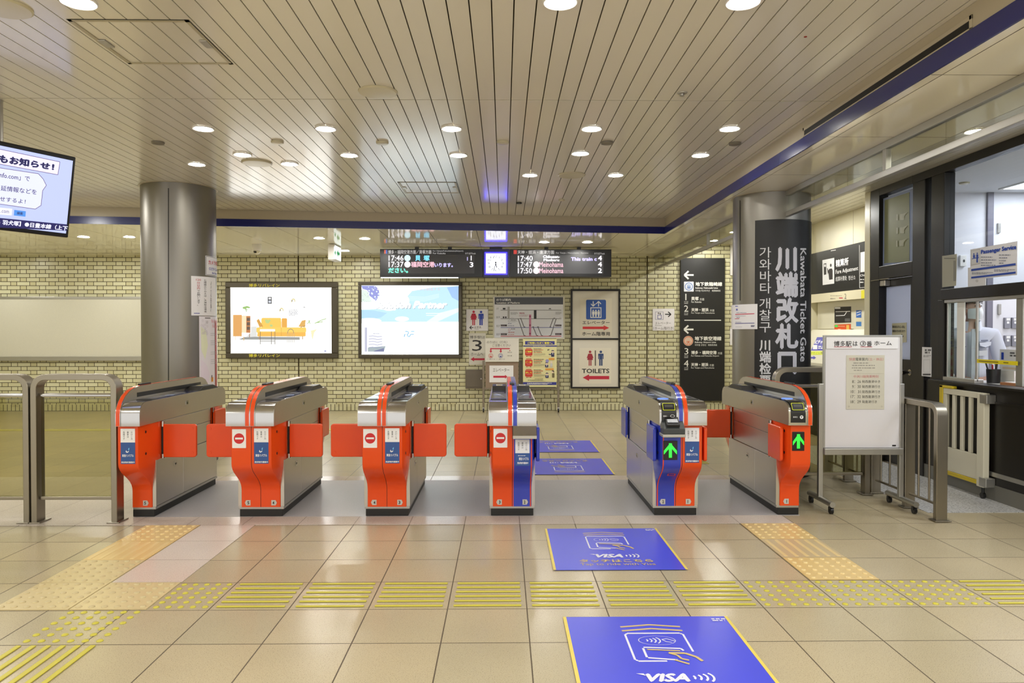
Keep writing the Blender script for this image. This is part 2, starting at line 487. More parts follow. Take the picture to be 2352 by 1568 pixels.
    def text(s, body, box, m, bold=0.0, rot=0, shear=0.0):
        vs, fs, ew, eh = glyphs(body); hb = bold * 1.2
        if not isinstance(box[0], tuple):
            a0, b0, a1, b1 = box; q = ((a0, b0), (a1, b0), (a1, b1), (a0, b1))
        else: q = box
        sh = ((0, 0),) if not bold else ((-hb, 0), (hb, 0), (0, -hb), (0, hb))
        ku, kv = ew / (ew + 2 * hb), eh / (eh + 2 * hb)
        out = []; nv = len(vs)
        if body == '1' and not isinstance(box[0], tuple):
            c_ = (q[0][0] + q[1][0]) / 2; h_ = abs(q[3][1] - q[0][1]) * ew / eh * .62 * (1 if q[1][0] > q[0][0] else -1); q = ((c_ - h_, q[0][1]), (c_ + h_, q[0][1]), (c_ + h_, q[2][1]), (c_ - h_, q[2][1]))
        for u, v in [((u - .5) * ku + .5 + dx / (ew + 2 * hb), (v - .5) * kv + .5 + dy / (eh + 2 * hb)) for dx, dy in sh for u, v in vs]:
            if rot == 90: u, v = 1 - v, u
            elif rot == 180: u, v = 1 - u, 1 - v
            u2 = u + shear * (1 - v)
            top = (q[0][0] + (q[1][0] - q[0][0]) * u2, q[0][1] + (q[1][1] - q[0][1]) * u2)
            bot = (q[3][0] + (q[2][0] - q[3][0]) * u2, q[3][1] + (q[2][1] - q[3][1]) * u2)
            out.append((top[0] + (bot[0] - top[0]) * v, top[1] + (bot[1] - top[1]) * v))
        for k in range(len(sh)): s.put(out[k * nv:(k + 1) * nv], fs, m)
        return s
    def vtext(s, body, box, m, bold=0.0): return s.text('\n'.join(body), box, m, bold)
    def marks(s, a0, b0, a1, b1, rows, m, fill=0.5, seed=1):   # print too small to read: broken strokes
        s.mic += 1; s.hold = True; r = random.Random(seed); hs = (b1 - b0) / rows; h = abs(hs)
        for i in range(rows):
            a = a0; e = a1 - (a1 - a0) * (0.0 if i < rows - 1 else r.uniform(0.1, 0.4)); y = b0 + i * hs + (0 if hs > 0 else -h)
            while a < e:
                l = r.uniform(0.6, 1.8) * h; s.rect(a, y + h * (1 - fill) / 2, min(a + l, e), y + h * (1 + fill) / 2, m); a += l + h * r.uniform(0.2, 0.5)
        s.hold = False
        return s
    def man(s, a, b, h, m, woman=False):       # pictogram figure: a = middle, b = top of the head
        r = h * 0.085
        s.circ(a, b + r, r, m)
        t = b + h * 0.2
        if woman:
            s.poly([(a - h * .1, t), (a + h * .1, t), (a + h * .19, b + h * .62), (a - h * .19, b + h * .62)], m)
            s.line([(a - h * .1, t + h * .02), (a - h * .2, b + h * .5)], h * .05, m); s.line([(a + h * .1, t + h * .02), (a + h * .2, b + h * .5)], h * .05, m)
            s.rect(a - h * .09, b + h * .62, a - h * .02, b + h, m); s.rect(a + h * .02, b + h * .62, a + h * .09, b + h, m)
        else:
            s.rrect(a - h * .18, t, a + h * .18, b + h * .34, h * .05, m)
            s.rect(a - h * .11, b + h * .26, a + h * .11, b + h * .58, m)
            s.rect(a - h * .18, b + h * .28, a - h * .125, b + h * .56, m); s.rect(a + h * .125, b + h * .28, a + h * .18, b + h * .56, m)
            s.rect(a - h * .11, b + h * .58, a - h * .015, b + h, m); s.rect(a + h * .015, b + h * .58, a + h * .11, b + h, m)
        return s
    def arrow(s, a0, a1, b, h, m, head=0.22, thick=0.42):      # block arrow from a0 to a1
        d = 1 if a1 > a0 else -1; L = abs(a1 - a0) * head; t = h * thick / 2
        s.rect(a0, b - t, a1 - d * L, b + t, m); s.poly([(a1 - d * L, b - h / 2), (a1, b), (a1 - d * L, b + h / 2)][::d], m); return s
    def build(s, name, parent): return s.mb.build(name, parent)

# ================================================================== the setting
XL, XR, YN, YB, ZC, ZS = -10.0, 6.6, -4.0, 12.8, 2.93, 2.72
def sof(x): return 9.02 + 0.113 * (x + 5.35)     # front edge of the lowered ceiling
SX = 2.2
SY = sof(SX)
b = MB(); b.box(XL, XR, YN, YB + 0.2, -0.1, 0, M_FLOOR); struct(b, 'floor', 'beige terrazzo tile floor')
b = MB(); b.box(-2.76, 2.25, 5.475, 6.80, 0.0005, 0.004, M_SILL); struct(b, 'trim_1', 'grey granite slab under the gates')
b = MB(); b.box(XL, 2.11, 5.245, 5.474, 0.0005, 0.0035, M_STRIP); struct(b, 'trim_2', 'pale stone strip before the gates')
b = MB(); b.box(XL, -2.765, 5.474, 6.8, 0.0005, 0.0035, M_STRIP); b.box(XL, 2.25, 6.801, 7.0, 0.0005, 0.0035, M_STRIP); struct(b, 'trim_3', 'pale stone floor around the gates')
b = MB(); b.box(-2.175, -1.79, 4.05, 5.243, 0.0005, 0.004, M_PLATE); struct(b, 'trim_4', 'pale stone floor tiles on the left')
b = MB(); b.box(3.27, 4.06, 5.54, 8.8, 0.0005, 0.004, M_TERR); struct(b, 'trim_5', 'speckled grey terrazzo beside the office')

# slatted ceiling: single long slats with open joints under a dark void, cross joint at Y 4.84
b = MB()
PIT, GW = 0.1055, 0.0065
k0 = int((XL + 0.055) / PIT); k1 = int((XR + 0.055) / PIT)
for k in range(k0, k1):
    x0 = -0.055 + k * PIT + GW / 2; x1 = x0 + PIT - GW
    for y0, y1 in ((YN, 4.834), (4.846, YB)):
        b.box(x0, x1, y0, y1, ZC, ZC + 0.012, M_SLAT)
struct(b, 'ceiling', 'cream slatted metal ceiling')
b = MB(); b.box(XL, XR, YN, YB, ZC + 0.03, ZC + 0.06, mat('ceiling void', (96, 86, 62), 0.8)); struct(b, 'ceiling_void')
b = MB()
b.prism([(XL, sof(XL)), (SX, SY), (SX, YN), (3.04, YN), (3.04, YB), (XL, YB)], 'z', ZS, ZC + 0.011, M_LOWC)
lc = struct(b, 'ceiling_lower', 'lowered glossy ceiling with dropped beam')
# fascia above the band, and the dark blue band itself
dv = Vector((SX - XL, SY - sof(XL), 0)).normalized(); nv = Vector((dv.y, -dv.x, 0))
def strip(z0, z1, t, m, name, label):
    b = MB()
    p0 = Vector((XL, sof(XL), z0)); p1 = Vector((SX, SY, z0))
    b.add([p0, p1 + dv * -t, p1 + dv * -t + nv * t, p0 + nv * t] + [q + Vector((0, 0, z1 - z0)) for q in (p0, p1 + dv * -t, p1 + dv * -t + nv * t, p0 + nv * t)],
          [(0, 3, 2, 1), (4, 5, 6, 7), (0, 1, 5, 4), (1, 2, 6, 5), (2, 3, 7, 6), (3, 0, 4, 7)], m)
    b.box(SX - t, SX, YN, SY, z0, z1, m)
    return struct(b, name, label)
strip(2.815, ZC - 0.001, 0.006, M_FASC, 'trim_6', 'beige fascia above the blue band')
strip(2.719, 2.812, 0.012, M_BLUE, 'trim_7', 'dark blue band round the ceiling edge')
# back wall, side walls
b = MB(); b.box(XL, XR, YB, YB + 0.2, 0, ZC + 0.05, M_BRICK); struct(b, 'wall_back', 'cream tiled wall with dark joints')
b = MB(); b.box(XL - 0.2, XL, YN, YB, 0, ZC + 0.05, M_BRICK); struct(b, 'wall_left')

# ceiling fittings ---------------------------------------------------
M_DIFF = glow((255, 252, 246), LAMP_W); M_DIFF2 = glow((255, 252, 244), LAMP_W * 3.3)
def downlight(px, py, z, r, label, group):
    p = at_z(px, py, z); x, y = p.x, p.y
    t = thing('downlight', (x, y, z), label, 'ceiling light', group)
    rg = MB(); rg.lathe(x, y, [(r, z - 0.001), (r * 1.16, z - 0.001), (r * 1.18, z - 0.006), (r * 1.12, z - 0.011), (r * 0.99, z - 0.008)], M_WHITE, 28, True); rg.build('trim_ring', t, 30)
    d = MB(); d.lathe(x, y, [(r * 0.985, z - 0.004), (r * 0.98, z - 0.0075)], M_DIFF if y < 9 else M_DIFF2, 28); d.build('diffuser', t)
    return t
G1 = 'downlights in the slatted ceiling'
for i, (px, w_) in enumerate(((467, 'leftmost'), (748, 'second from the left'), (1037, 'middle one'), (1359, 'second from the right'), (1676, 'rightmost'))):
    downlight(px, 294, ZC, 0.068, 'lit round downlight, %s of the row of five below the cross joint' % w_, G1)
for px, py, w_ in ((557, 354, 'leftmost, touching the large disc'), (802, 355, 'second from the left'), (1053, 355, 'third from the left'), (1333, 351, 'fourth from the left'), (1609, 355, 'nearest the blue band on the right')):
    downlight(px, py, ZC, 0.068, 'lit round downlight of the second row, %s' % w_, G1)
for px, py, w_ in ((452, 376, 'above the steel column on the left'), (665, 375, 'right of the large disc in the left half'), (1217, 401, 'just right of the blue reflection of the clock'), (1414, 401, 'right of the far disc, in the last row')):
    downlight(px, py, ZC, 0.068, 'lit round downlight, %s' % w_, G1)
for px, w_ in ((180, 'at the left'), (1287, 'in the middle'), (1707, 'at the right')):
    downlight(px, 2, ZC, 0.069, 'large near downlight cut by the top edge, %s' % w_, G1)
G2 = 'downlights in the lowered ceiling'
for px, py, w_ in ((192, 543, 'nearest the hanging screen'), (297, 543, 'just left of the steel column'), (733, 546, 'left of the exit sign'), (838, 547, 'above the left departure board'), (792, 575, 'right beside the exit sign'), (1250, 555, 'left one above the right departure board'), (1349, 555, 'right one above the right departure board')):
    downlight(px, py, ZS, 0.070, 'small lit downlight in the lowered ceiling, %s' % w_, G2)
downlight(1641, 552, ZC, 0.070, 'small lit downlight seen through the glass strip by the black wall sign', G2)
downlight(1685, 532, ZC, 0.070, 'small lit downlight at the left edge of the black-signed column', G2)
downlight(2240, 300, ZC, 0.068, 'lit downlight over the office front', G2)

def disc(px, py, r, h, m, label, cat='ceiling cover', name='ceiling_disc', z=ZC):
    p = at_z(px, py, z); bb = MB()
    bb.lathe(p.x, p.y, [(r, z - 0.0005), (r, z - h * .5), (r * .93, z - h), (r * .5, z - h - .002)], m, 32)
    if name == 'ceiling_disc' and r < 0.1:
        bb.lathe(p.x + r * .3, p.y - r * .2, [(r * .12, z - h - .001), (r * .12, z - h - .004)], M_BLACK, 8)
    return tag(bb.build(name, None, 30), label, cat)
M_DISC = mat('cream disc', (205, 198, 170), 0.25)
disc(868, 210, 0.125, 0.012, M_DISC, 'large cream disc cover near the cross joint of the ceiling')
disc(590, 373, 0.135, 0.014, M_DISC, 'large cream disc cover among the left downlights')
disc(1313, 401, 0.135, 0.014, M_DISC, 'large cream disc cover between the two last downlights')
disc(6, 15, 0.125, 0.012, M_DISC, 'large cream disc cover in the upper left corner')
M_GREYD = mat('grey disc', (122, 116, 104), 0.4)
for px, py, m, w_ in ((363, 326, M_GREYD, 'grey smoke detector above the steel column'), (637, 325, M_DISC, 'cream smoke detector left of the left lightbox reflection'), (878, 326, M_DISC, 'cream smoke detector above the left departure board'), (1155, 325, M_DISC, 'cream smoke detector in line with the clock'), (1394, 326, M_GREYD, 'grey smoke detector right of the second downlight row'), (1688, 328, M_GREYD, 'grey smoke detector beside the blue band'), (1192, 465, M_BLACK, 'small dark sensor near the clock'), (1290, 458, M_DISC, 'tiny cream sensor near the lowered ceiling')):
    disc(px, py, 0.05 if py < 400 else 0.035, 0.016, m, w_, 'smoke detector', 'smoke_detector')
def sprinkler(px, py):
    p = at_z(px, py, ZC); t = MB()
    t.lathe(p.x, p.y, [(.032, ZC - .0005), (.03, ZC - .006), (.012, ZC - .008), (.01, ZC - .02), (.018, ZC - .022)], M_ALU, 20)
    tag(t.build('sprinkler_head', None, 30), 'small sprinkler head in the right part of the slatted ceiling', 'sprinkler')
sprinkler(1567, 213)
b = MB(); p = at_z(1850, 84, ZC); b.lathe(p.x, p.y, [(.008, ZC - .0005), (.008, ZC - .003)], mat('red dot', (150, 40, 30), .5), 12)
tag(b.build('marker_dot', None), 'tiny red dot on the slatted ceiling', 'marker')
def hatch(c, label, sx):
    p = [at_z(a, bb_, ZC) for a, bb_ in c]
    x0, x1 = (p[0].x + p[3].x) / 2, (p[1].x + p[2].x) / 2; y1, y0 = (p[0].y + p[1].y) / 2, (p[2].y + p[3].y) / 2
    if y0 > y1: y0, y1 = y1, y0
    t = thing('ceiling_hatch', ((x0 + x1) / 2, (y0 + y1) / 2, ZC), label, 'hatch')
    fr = MB(); wd = .018
    for q in ((x0, x1, y0, y0 + wd), (x0, x1, y1 - wd, y1), (x0, x0 + wd, y0, y1), (x1 - wd, x1, y0, y1)): fr.box(*q, ZC - .004, ZC - .0005, mat('hatch frame', (176, 168, 142), .35))
    fr.build('frame', t)
    ed = MB()
    for q in ((x0 - .004, x1 + .004, y0 - .004, y0), (x0 - .004, x1 + .004, y1, y1 + .004), (x0 - .004, x0, y0, y1), (x1, x1 + .004, y0, y1)): ed.box(*q, ZC - .002, ZC - .0004, M_DARKER)
    ed.build('gap', t)
    for xx in (x0 + .03, x1 - .03):
        h = MB(); h.box(xx - .02, xx + .02, (y0 + y1) / 2 - .05, (y0 + y1) / 2 + .05, ZC - .007, ZC - .0005, M_ALU); h.build('hinge', t, bevel=.002)
hatch([(157, 45), (433, 45), (532, 146), (296, 146)], 'large ceiling hatch with dark rim in the upper left', 1)
hatch([(913, 418), (1050, 418), (1052, 443), (932, 443)], 'small ceiling hatch left of the blue reflection', 1)
# slot vent in the right fascia
t = thing('air_slot', (SX, 3.9, 2.87), 'long dark air slot with metal frame above the blue band at right', 'air vent')
ya, yb = at_x(1848, 310, SX - .006).y, at_x(2228, 60, SX - .006).y
part('slot', t, lambda q: q.box(SX - .008, SX - .005, yb, ya, 2.822, 2.858, M_DARKER))
part('frame', t, lambda q: [q.box(SX - .012, SX - .005, yb - .02, ya + .02, z0, z1, M_FASC) for z0, z1 in ((2.814, 2.822), (2.858, 2.88))] + [q.box(SX - .012, SX - .005, y0, y0 + .02, 2.814, 2.88, M_FASC) for y0 in (yb - .02, ya)], bevel=.002)

# glass smoke curtain under the right beam
t = thing('smoke_curtain', (2.68, 6, ZS), 'glass smoke curtain with two steel rails hanging under the right beam', 'smoke curtain')
GX = 2.68
part('upper_rail', t, lambda q: q.box(GX - .022, GX + .022, 0.5, YB - .002, ZS - .05, ZS - .0005, M_ALU), bevel=.003)
part('lower_rail', t, lambda q: q.box(GX - .022, GX + .022, 0.5, YB - .002, 2.478, 2.522, M_ALU), bevel=.003)
def gpost(px, py):
    y = at_x(px, py, GX).y
    part('post', t, lambda q: q.box(GX - .02, GX + .02, y - .022, y + .022, 2.522, ZS - .05, M_ALU), bevel=.002)
for px, py in ((1496, 600), (1627, 550), (2037, 360)): gpost(px, py)
yj = [12.79, 11.0, 9.0, at_x(1870, 430, GX).y, at_x(1947, 400, GX).y, at_x(2037, 360, GX).y, at_x(2173, 300, GX).y, 3.6, 2.1, 0.5]
for a, c in zip(yj[:-1], yj[1:]):
    part('pane', t, lambda q: q.box(GX - .004, GX + .004, c + .004, a - .004, 2.522, ZS - .05, glass('smoke curtain glass', (236, 236, 228), .08)))

# steel columns ------------------------------------------------------
def column(cx, cy, r, top, label, seams):
    t = thing('steel_column', (cx, cy, 0), label, 'column')
    part('shaft', t, lambda q: q.lathe(cx, cy, [(r, 0.0), (r, top - .001)], M_STEELC, 72), smooth=30)
    part('base_ring', t, lambda q: q.lathe(cx, cy, [(r + .006, 0), (r + .006, .1), (r + .001, .104)], M_DARK, 72), smooth=30)
    part('top_ring', t, lambda q: q.lathe(cx, cy, [(r + .004, top - .004), (r + .02, top - .003), (r + .02, top - .0006)], M_FASC, 72), smooth=30)
    f = m_cyl(cx, cy, r)
    for px, y0, y1 in seams:
        part('seam', t, lambda q: q.add([f(px - 1, y0)[0] + f(px, y0)[1] * .0015, f(px + 1, y0)[0] + f(px, y0)[1] * .0015, f(px + 1, y1)[0] + f(px, y1)[1] * .0015, f(px - 1, y1)[0] + f(px, y1)[1] * .0015], [(0, 1, 2, 3)], M_DARK))
    return t
C1 = (-3.483, 7.87, .372); C2 = (2.655, 7.19, .365)
column(*C1, ZC, 'stainless steel column carrying paper notices on the left', [(387, 432, 900)])
column(*C2, ZS, 'stainless steel column with a black wraparound sign on the right', [(1700, 460, 690)])

# ================================================================== ticket gates
GY0 = 5.483
HY0, HY1, BY1 = -.235, 1.375, 1.165        # head front, head rear, base rear
ARC = [(-.235, .715), (-.235, .80), (-.228, .835), (-.208, .862), (-.175, .878), (-.13, .883)]
HEADP = ARC + [(1.27, .883), (1.315, .878), (1.348, .862), (1.368, .835), (1.375, .80), (1.375, .715)]
FINP = [(-.240, .715), (-.240, .80), (-.232, .838), (-.205, .885), (-.16, .926), (-.10, .957), (-.03, .976), (.06, .986), (1.10, .986), (1.19, .976), (1.26, .952), (1.31, .912), (1.33, .87)]
SCURVE = [(-.205, .713), (-.205, .44), (-.2, .415), (-.186, .392), (-.16, .366), (-.08, .308), (-.045, .28), (-.02, .25), (-.008, .225), (-.004, .2), (-.004, .075)]
MK_NO = ink((206, 32, 40), .35); MK_W = ink((240, 240, 243), .35); MK_BK = ink((24, 24, 26), .4); MK_NAVY = ink((48, 84, 150), .35)
M_GREEN = glow((40, 255, 60), 1.5)
M_LCD = mat('dark blue glossy cover', (52, 58, 92), 0.08, spec=0.7)
def gate(cx, halves, label, y_base=GY0):
    """halves: dict side(-1/+1) -> dict(col, sign 'no'/'ad'/'arrow', num, flap 'shut'/'open', rear 'open'/'shut', reader)"""
    T = thing('ticket_gate', (cx, y_base + .5, 0), label, 'ticket gate', 'automatic ticket gates')
    W = .173
    sides = sorted(halves)
    lo = -1 if -1 in halves else 0; hi = 1 if 1 in halves else 0
    X = lambda u: cx + u
    Y = lambda v: y_base + v
    def yz(poly): return [(Y(a), c) for a, c in poly]
    part('kick_base', T, lambda q: q.box(X(lo * .16 - (0 if lo else .0)), X(hi * .16), Y(0), Y(BY1), 0.0045, .058, M_RUBBER), bevel=.003)
    part('plinth', T, lambda q: q.box(X(lo * .170), X(hi * .170), Y(.001), Y(BY1 + .01), .058, .078, M_ALU), bevel=.002)
    part('cabinet', T, lambda q: (q.box(X(lo * .160), X(hi * .160), Y(.02), Y(BY1 - .01), .0785, .714, M_BLACK)))
    # fin between the two halves
    fl, fh = (lo * .036, hi * .036)
    part('fin', T, lambda q: q.prism(yz(FINP) + [(Y(1.33), .76), (Y(-.2), .76)], 'x', X(fl), X(fh), M_STEEL), smooth=25)
    part('sensor_bar', T, lambda q: q.box(X(fl * .5), X(fh * .5), Y(.08), Y(.26), .985, 1.0, M_BLACK), bevel=.004)
    for s in sides:
        h = halves[s]; ph = M_GBLUE if h['col'] == 'blue' else M_ORANGE
        def B(q, u0, u1, y0, y1, z0, z1, m): q.box(X(s * u0), X(s * u1), Y(y0), Y(y1), z0, z1, m)
        # steel cladding
        part('lower_door', T, lambda q: B(q, .160, .173, .012, .47, .082, .428, M_STEEL), bevel=.003)
        part('lower_door', T, lambda q: B(q, .160, .173, .474, BY1 - .005, .082, .428, M_STEEL), bevel=.003)
        part('front_strip', T, lambda q: B(q, .144, .1725, .0035, .0115, .0785, .43, M_STEEL), bevel=.001)
        part('upper_panel', T, lambda q: B(q, .160, .1705, .115, 1.03, .432, .60, M_STEEL), bevel=.002)
        part('upper_panel', T, lambda q: B(q, .160, .1715, .115, 1.03, .603, .712, M_STEEL), bevel=.002)
        # head
        part('head', T, lambda q: q.prism(yz(HEADP), 'x', X(s * .0365), X(s * .173), M_STEEL if not h.get('reader') else M_STEEL), smooth=25)
        def cap(q):                              # polished nose of the head
            q.ribbon([(Y(a - .0015), c + .0012) for a, c in ARC + [(-.05, .883)]], 'x', X(s * .0385), X(s * .171), M_CHROME)
        part('nose', T, cap, smooth=40)
        # coloured band on the fin with white edges
        def band(q):
            n = len(FINP) - 1
            q.ribbon([(Y(a - .0015), c + .0015) for a, c in FINP[:-2]], 'x', X(s * .004), X(s * .032), ph)
        part('fin_band', T, band, smooth=40)
        def edge(q):
            for u0, u1 in ((.032, .0362), (.0, .004)):
                q.ribbon([(Y(a - .0012), c + .0012) for a, c in FINP[:-2]], 'x', X(s * u0), X(s * u1), M_CHROME)
        part('band_edge', T, edge, smooth=40)
        part('slot', T, lambda q: B(q, .0355, .0372, .0, 1.15, .905, .938, M_BLACK))
        # transparent top cover, transport window and label wedge
        def top(q):
            B(q, .045, .163, -.03, .06, .8825, .8875, M_BLACK)
            B(q, .045, .163, .06, .80, .8825, .886, M_LCD)
        part('top_cover', T, top, bevel=.0015)
        def wedge(q):
            q.prism([(Y(.80), .884), (Y(.90), .918), (Y(1.12), .918), (Y(1.24), .884)], 'x', X(s * .045), X(s * .163), M_BLACK)
        wd = part('label_wedge', T, wedge, bevel=.003)
        dd = Decal(m_rect((X(0), Y(0), .9185), (s, 0, 0), (0, 1, 0), (0, 0, 1)), lift=.001)
        dd.rect(.075, .93, .13, 1.06, MK_W).up(); dd.rect(.08, .945, .125, .98, ink((226, 200, 40))); dd.rect(.08, 1.0, .125, 1.045, ink((120, 120, 120)))
        dd.build('label', wd)
        dd = Decal(m_rect((X(0), Y(0), .886), (s, 0, 0), (0, 1, 0), (0, 0, 1)), lift=.001)
        dd.poly([(.10, .30), (.15, .34), (.125, .44), (.08, .40)], ink((170, 190, 235), .2)); dd.up(); dd.line([(.06, .2), (.14, .52)], .004, MK_W); dd.rect(.06, .56, .15, .575, MK_W); dd.build('transport_mark', T)
        # locks
        def lockp(y0, z0):
            o = part('lock', T, lambda q: q.box(X(s * .172), X(s * .1765), Y(y0), Y(y0 + .05), z0, z0 + .036, M_CHROME), bevel=.002)
            part('key_hole', o, lambda q: q.box(X(s * .1760), X(s * .1775), Y(y0 + .012), Y(y0 + .036), z0 + .010, z0 + .022, M_BLACK))
        lockp(.52, .79); lockp(.30 if s > 0 else .62, .33)
        # coloured front and rear with the swan-neck
        def neck(q, rear=False):
            pr = [((HY1 + HY0) - a if rear else a, c) for a, c in SCURVE]
            pr = [((BY1 + .0) - (a - 0.0) if rear else a, c) for a, c in SCURVE] if rear else SCURVE
            y_in = BY1 - .02 if rear else .02
            sec = []
            for a, c in pr:
                t_ = min(1, max(0, (-.004 - (a if not rear else BY1 - a)) / .2))
                yy = a + (-1 if rear else 1) * (.02 + .14 * t_)
                sec.append([(X(0), Y(a), c), (X(s * .143), Y(a), c), (X(s * .146), Y(a + (-.004 if rear else .004)), c), (X(s * (.148 + .022 * t_)), Y(yy), c), (X(s * (.148 + .022 * t_)), Y(y_in + (-.1 if rear else .1) * t_), c), (X(0), Y(y_in), c)])
            vs = [v for r_ in sec for v in r_]; n = 6; fs = []
            for j in range(len(sec) - 1):
                for k in range(n): fs.append((j * n + k, j * n + (k + 1) % n, (j + 1) * n + (k + 1) % n, (j + 1) * n + k))
            fs += [tuple(range(n - 1, -1, -1)), tuple(range((len(sec) - 1) * n, len(sec) * n))]
            q.add(vs, fs, ph)
        fp = part('front_panel', T, lambda q: neck(q), smooth=35)
        part('rear_panel', T, lambda q: neck(q, True), smooth=35)
        # seam down the middle
        if s == 1 and -1 in halves or len(halves) == 1 and False:
            part('seam', T, lambda q: q.ribbon([(Y(a - .001), c) for a, c in SCURVE], 'x', X(-.0015), X(.0015), M_DARKER), smooth=40)
        for z_ in (.66, .50):
            part('screw', T, lambda q: q.cyl((X(s * .158), Y(-.12), z_), (X(s * .1605), Y(-.12), z_), .010, M_BLACK, 10))
        # hinges and flaps
        def flap(y0, state, d):
            part('hinge_post', T, lambda q: q.cyl((X(s * .182), Y(y0), .445), (X(s * .182), Y(y0), .70), .010, M_BLACK, 12), smooth=30)
            part('hinge_cap', T, lambda q: q.cyl((X(s * .182), Y(y0), .672), (X(s * .182), Y(y0), .712), .014, M_CHROME, 12), smooth=30)
            part('hinge_cap', T, lambda q: q.cyl((X(s * .182), Y(y0), .43), (X(s * .182), Y(y0), .462), .014, M_CHROME, 12), smooth=30)
            L, z0, z1, r = .252, .437, .69, .022
            pts = []
            for (a, c, t0) in ((L - r, z0 + r, -90), (L - r, z1 - r, 0)):
                for i in range(6):
                    t_ = math.radians(t0 + 18 * i); pts.append((a + r * math.cos(t_), c + r * math.sin(t_)))
            pts = [(0, z0)] + pts + [(0, z1)]
            bb = MB()
            if state == 'shut':
                bb.prism([(X(s * (.190 + a)), c) for a, c in pts], 'y', Y(y0 - .013), Y(y0 + .013), ph)
            else:
                bb.prism([(Y(y0 + d * (a - .01)), c) for a, c in pts], 'x', X(s * .176), X(s * .200), ph)
            fo = bb.build('flap', T, bevel=.006, seg=3)
            if state == 'shut':
                for a, c in ((L - .03, z1 - .035), (L - .03, z0 + .035)):
                    part('screw_cap', fo, lambda q: q.cyl((X(s * (.190 + a)), Y(y0 - .0125), c), (X(s * (.190 + a)), Y(y0 - .0155), c), .010, ph, 14), smooth=30)
        flap(.095, h['flap'], -1); flap(BY1 - .095, h['rear'], 1)
        # lettering and plates on the front
        n = Vector((0, -1, 0))
        fr = lambda yy: m_rect((X(0), Y(yy), 0), (1, 0, 0), (0, 0, 1), n)
        if h['sign'] == 'no':
            d = Decal(fr(-.205)); a0, a1 = sorted((s * .038, s * .138)); d.rrect(a0, .553, a1, .690, .004, MK_W); d.up()
            c = (a0 + a1) / 2; d.circ(c, .622, .038, MK_NO); d.up(); d.rect(c - .028, .616, c + .028, .629, MK_W); d.build('no_entry_plate', T)
        if h['sign'] in ('ad', 'adlow'):
            d = Decal(fr(-.2055)); a0, a1 = sorted((s * .02, s * .124)); zt = .695; zb = .44
            if h['sign'] == 'adlow':
                zt = .612; zb = .42
            zm = zt - .1
            d.rect(a0, zm, a1, zt, MK_W); d.rect(a0, zb, a1, zm, MK_NAVY); d.up()
            k = s * 1.0
            d.vtext('かけこみ', (a1 - .03, zt - .02, a1 - .017, zm + .02), MK_BK); d.vtext('乗車は', (a0 + .046, zt - .02, a0 + .059, zm + .035), MK_BK); d.vtext('危険です', (a0 + .018, zt - .02, a0 + .031, zm + .02), MK_BK)
            if h['sign'] == 'ad':
                d.poly([(a0 + .04, zm - .055), (a0 + .046, zm - .068), (a0 + .06, zm - .06), (a0 + .056, zm - .07), (a0 + .045, zm - .075), (a0 + .036, zm - .068)][::-1], MK_W)
                d.poly([(a0 + .055, zm - .045), (a0 + .063, zm - .036), (a0 + .062, zm - .052), (a0 + .056, zm - .058)][::-1], ink((120, 190, 240)))
                d.text('東急リバブル', (a0 + .01, zm - .085, a1 - .01, zm - .105), MK_W, .02); d.text('売却物件募集中', (a0 + .004, zb + .018, a1 - .004, zb + .005), MK_W, .02)
            else:
                d.marks(a0 + .02, zm - .014, a1 - .02, zm - .022, 1, MK_W); d.text('東急リバブル', (a0 + .026, zm - .03, a1 - .006, zm - .052), MK_W, .02); d.text('売却物件募集中', (a0 + .015, zm - .064, a1 - .01, zm - .08), MK_W, .02)
            d.build('advert_sticker', T)
        if h['sign'] == 'arrow':
            a0, a1 = sorted((s * .045, s * .135))
            if h['col'] == 'blue': a0, a1 = sorted((s * .035, s * .14))
            z0, z1 = .525, .665
            if h['col'] == 'blue': z0, z1 = .46, .60
            dp = part('arrow_display', T, lambda q: q.box(X(a0), X(a1), Y(-.209), Y(-.2), z0, z1, M_BLACK), bevel=.003)
            d = Decal(fr(-.209)); c = (a0 + a1) / 2; w_ = (a1 - a0) * .45; zt = z1 - .018; hh = z1 - z0 - .036
            d.line([(c, zt), (c, zt - hh)], .022, M_GREEN)
            d.poly([(c, zt + .002), (c + w_, zt - hh * .52), (c + w_, zt - hh * .78), (c, zt - hh * .26)][::-1], M_GREEN)
            d.poly([(c, zt + .002), (c - w_, zt - hh * .52), (c - w_, zt - hh * .78), (c, zt - hh * .26)], M_GREEN)
            d.build('green_arrow', dp)
        # lane number tag
        d = Decal(fr(-.004)); c = s * .098
        d.poly([(c - s * .02, .088), (c - s * .02, .128), (c + s * .012, .128), (c + s * .022, .108), (c + s * .012, .088)][::(1 if s < 0 else -1)], ink((196, 194, 186))); d.up()
        d.text(str(h['num']), (c - s * .004 - .007, .120, c - s * .004 + .007, .096), MK_BK, .03); d.build('lane_number', T)
        if h['col'] == 'blue':
            d = Decal(fr(0)); yat = []
            for a, c in SCURVE: yat.append((a, c))
            rb = part('panel_outline', T, lambda q: [q.ribbon([(Y(a - .0018), c) for a, c in SCURVE], 'x', X(s * u0), X(s * u1), M_ORANGE) for u0, u1 in ((.003, .010), (.134, .142))], smooth=40)
        if h.get('reader') == 'step':
            part('reader_step', T, lambda q: q.prism(yz([(-.2, .63), (-.30, .63), (-.30, .652), (-.285, .668), (-.25, .715), (-.2, .72)]), 'x', X(s * .002), X(s * .172), M_CHROME), smooth=20)
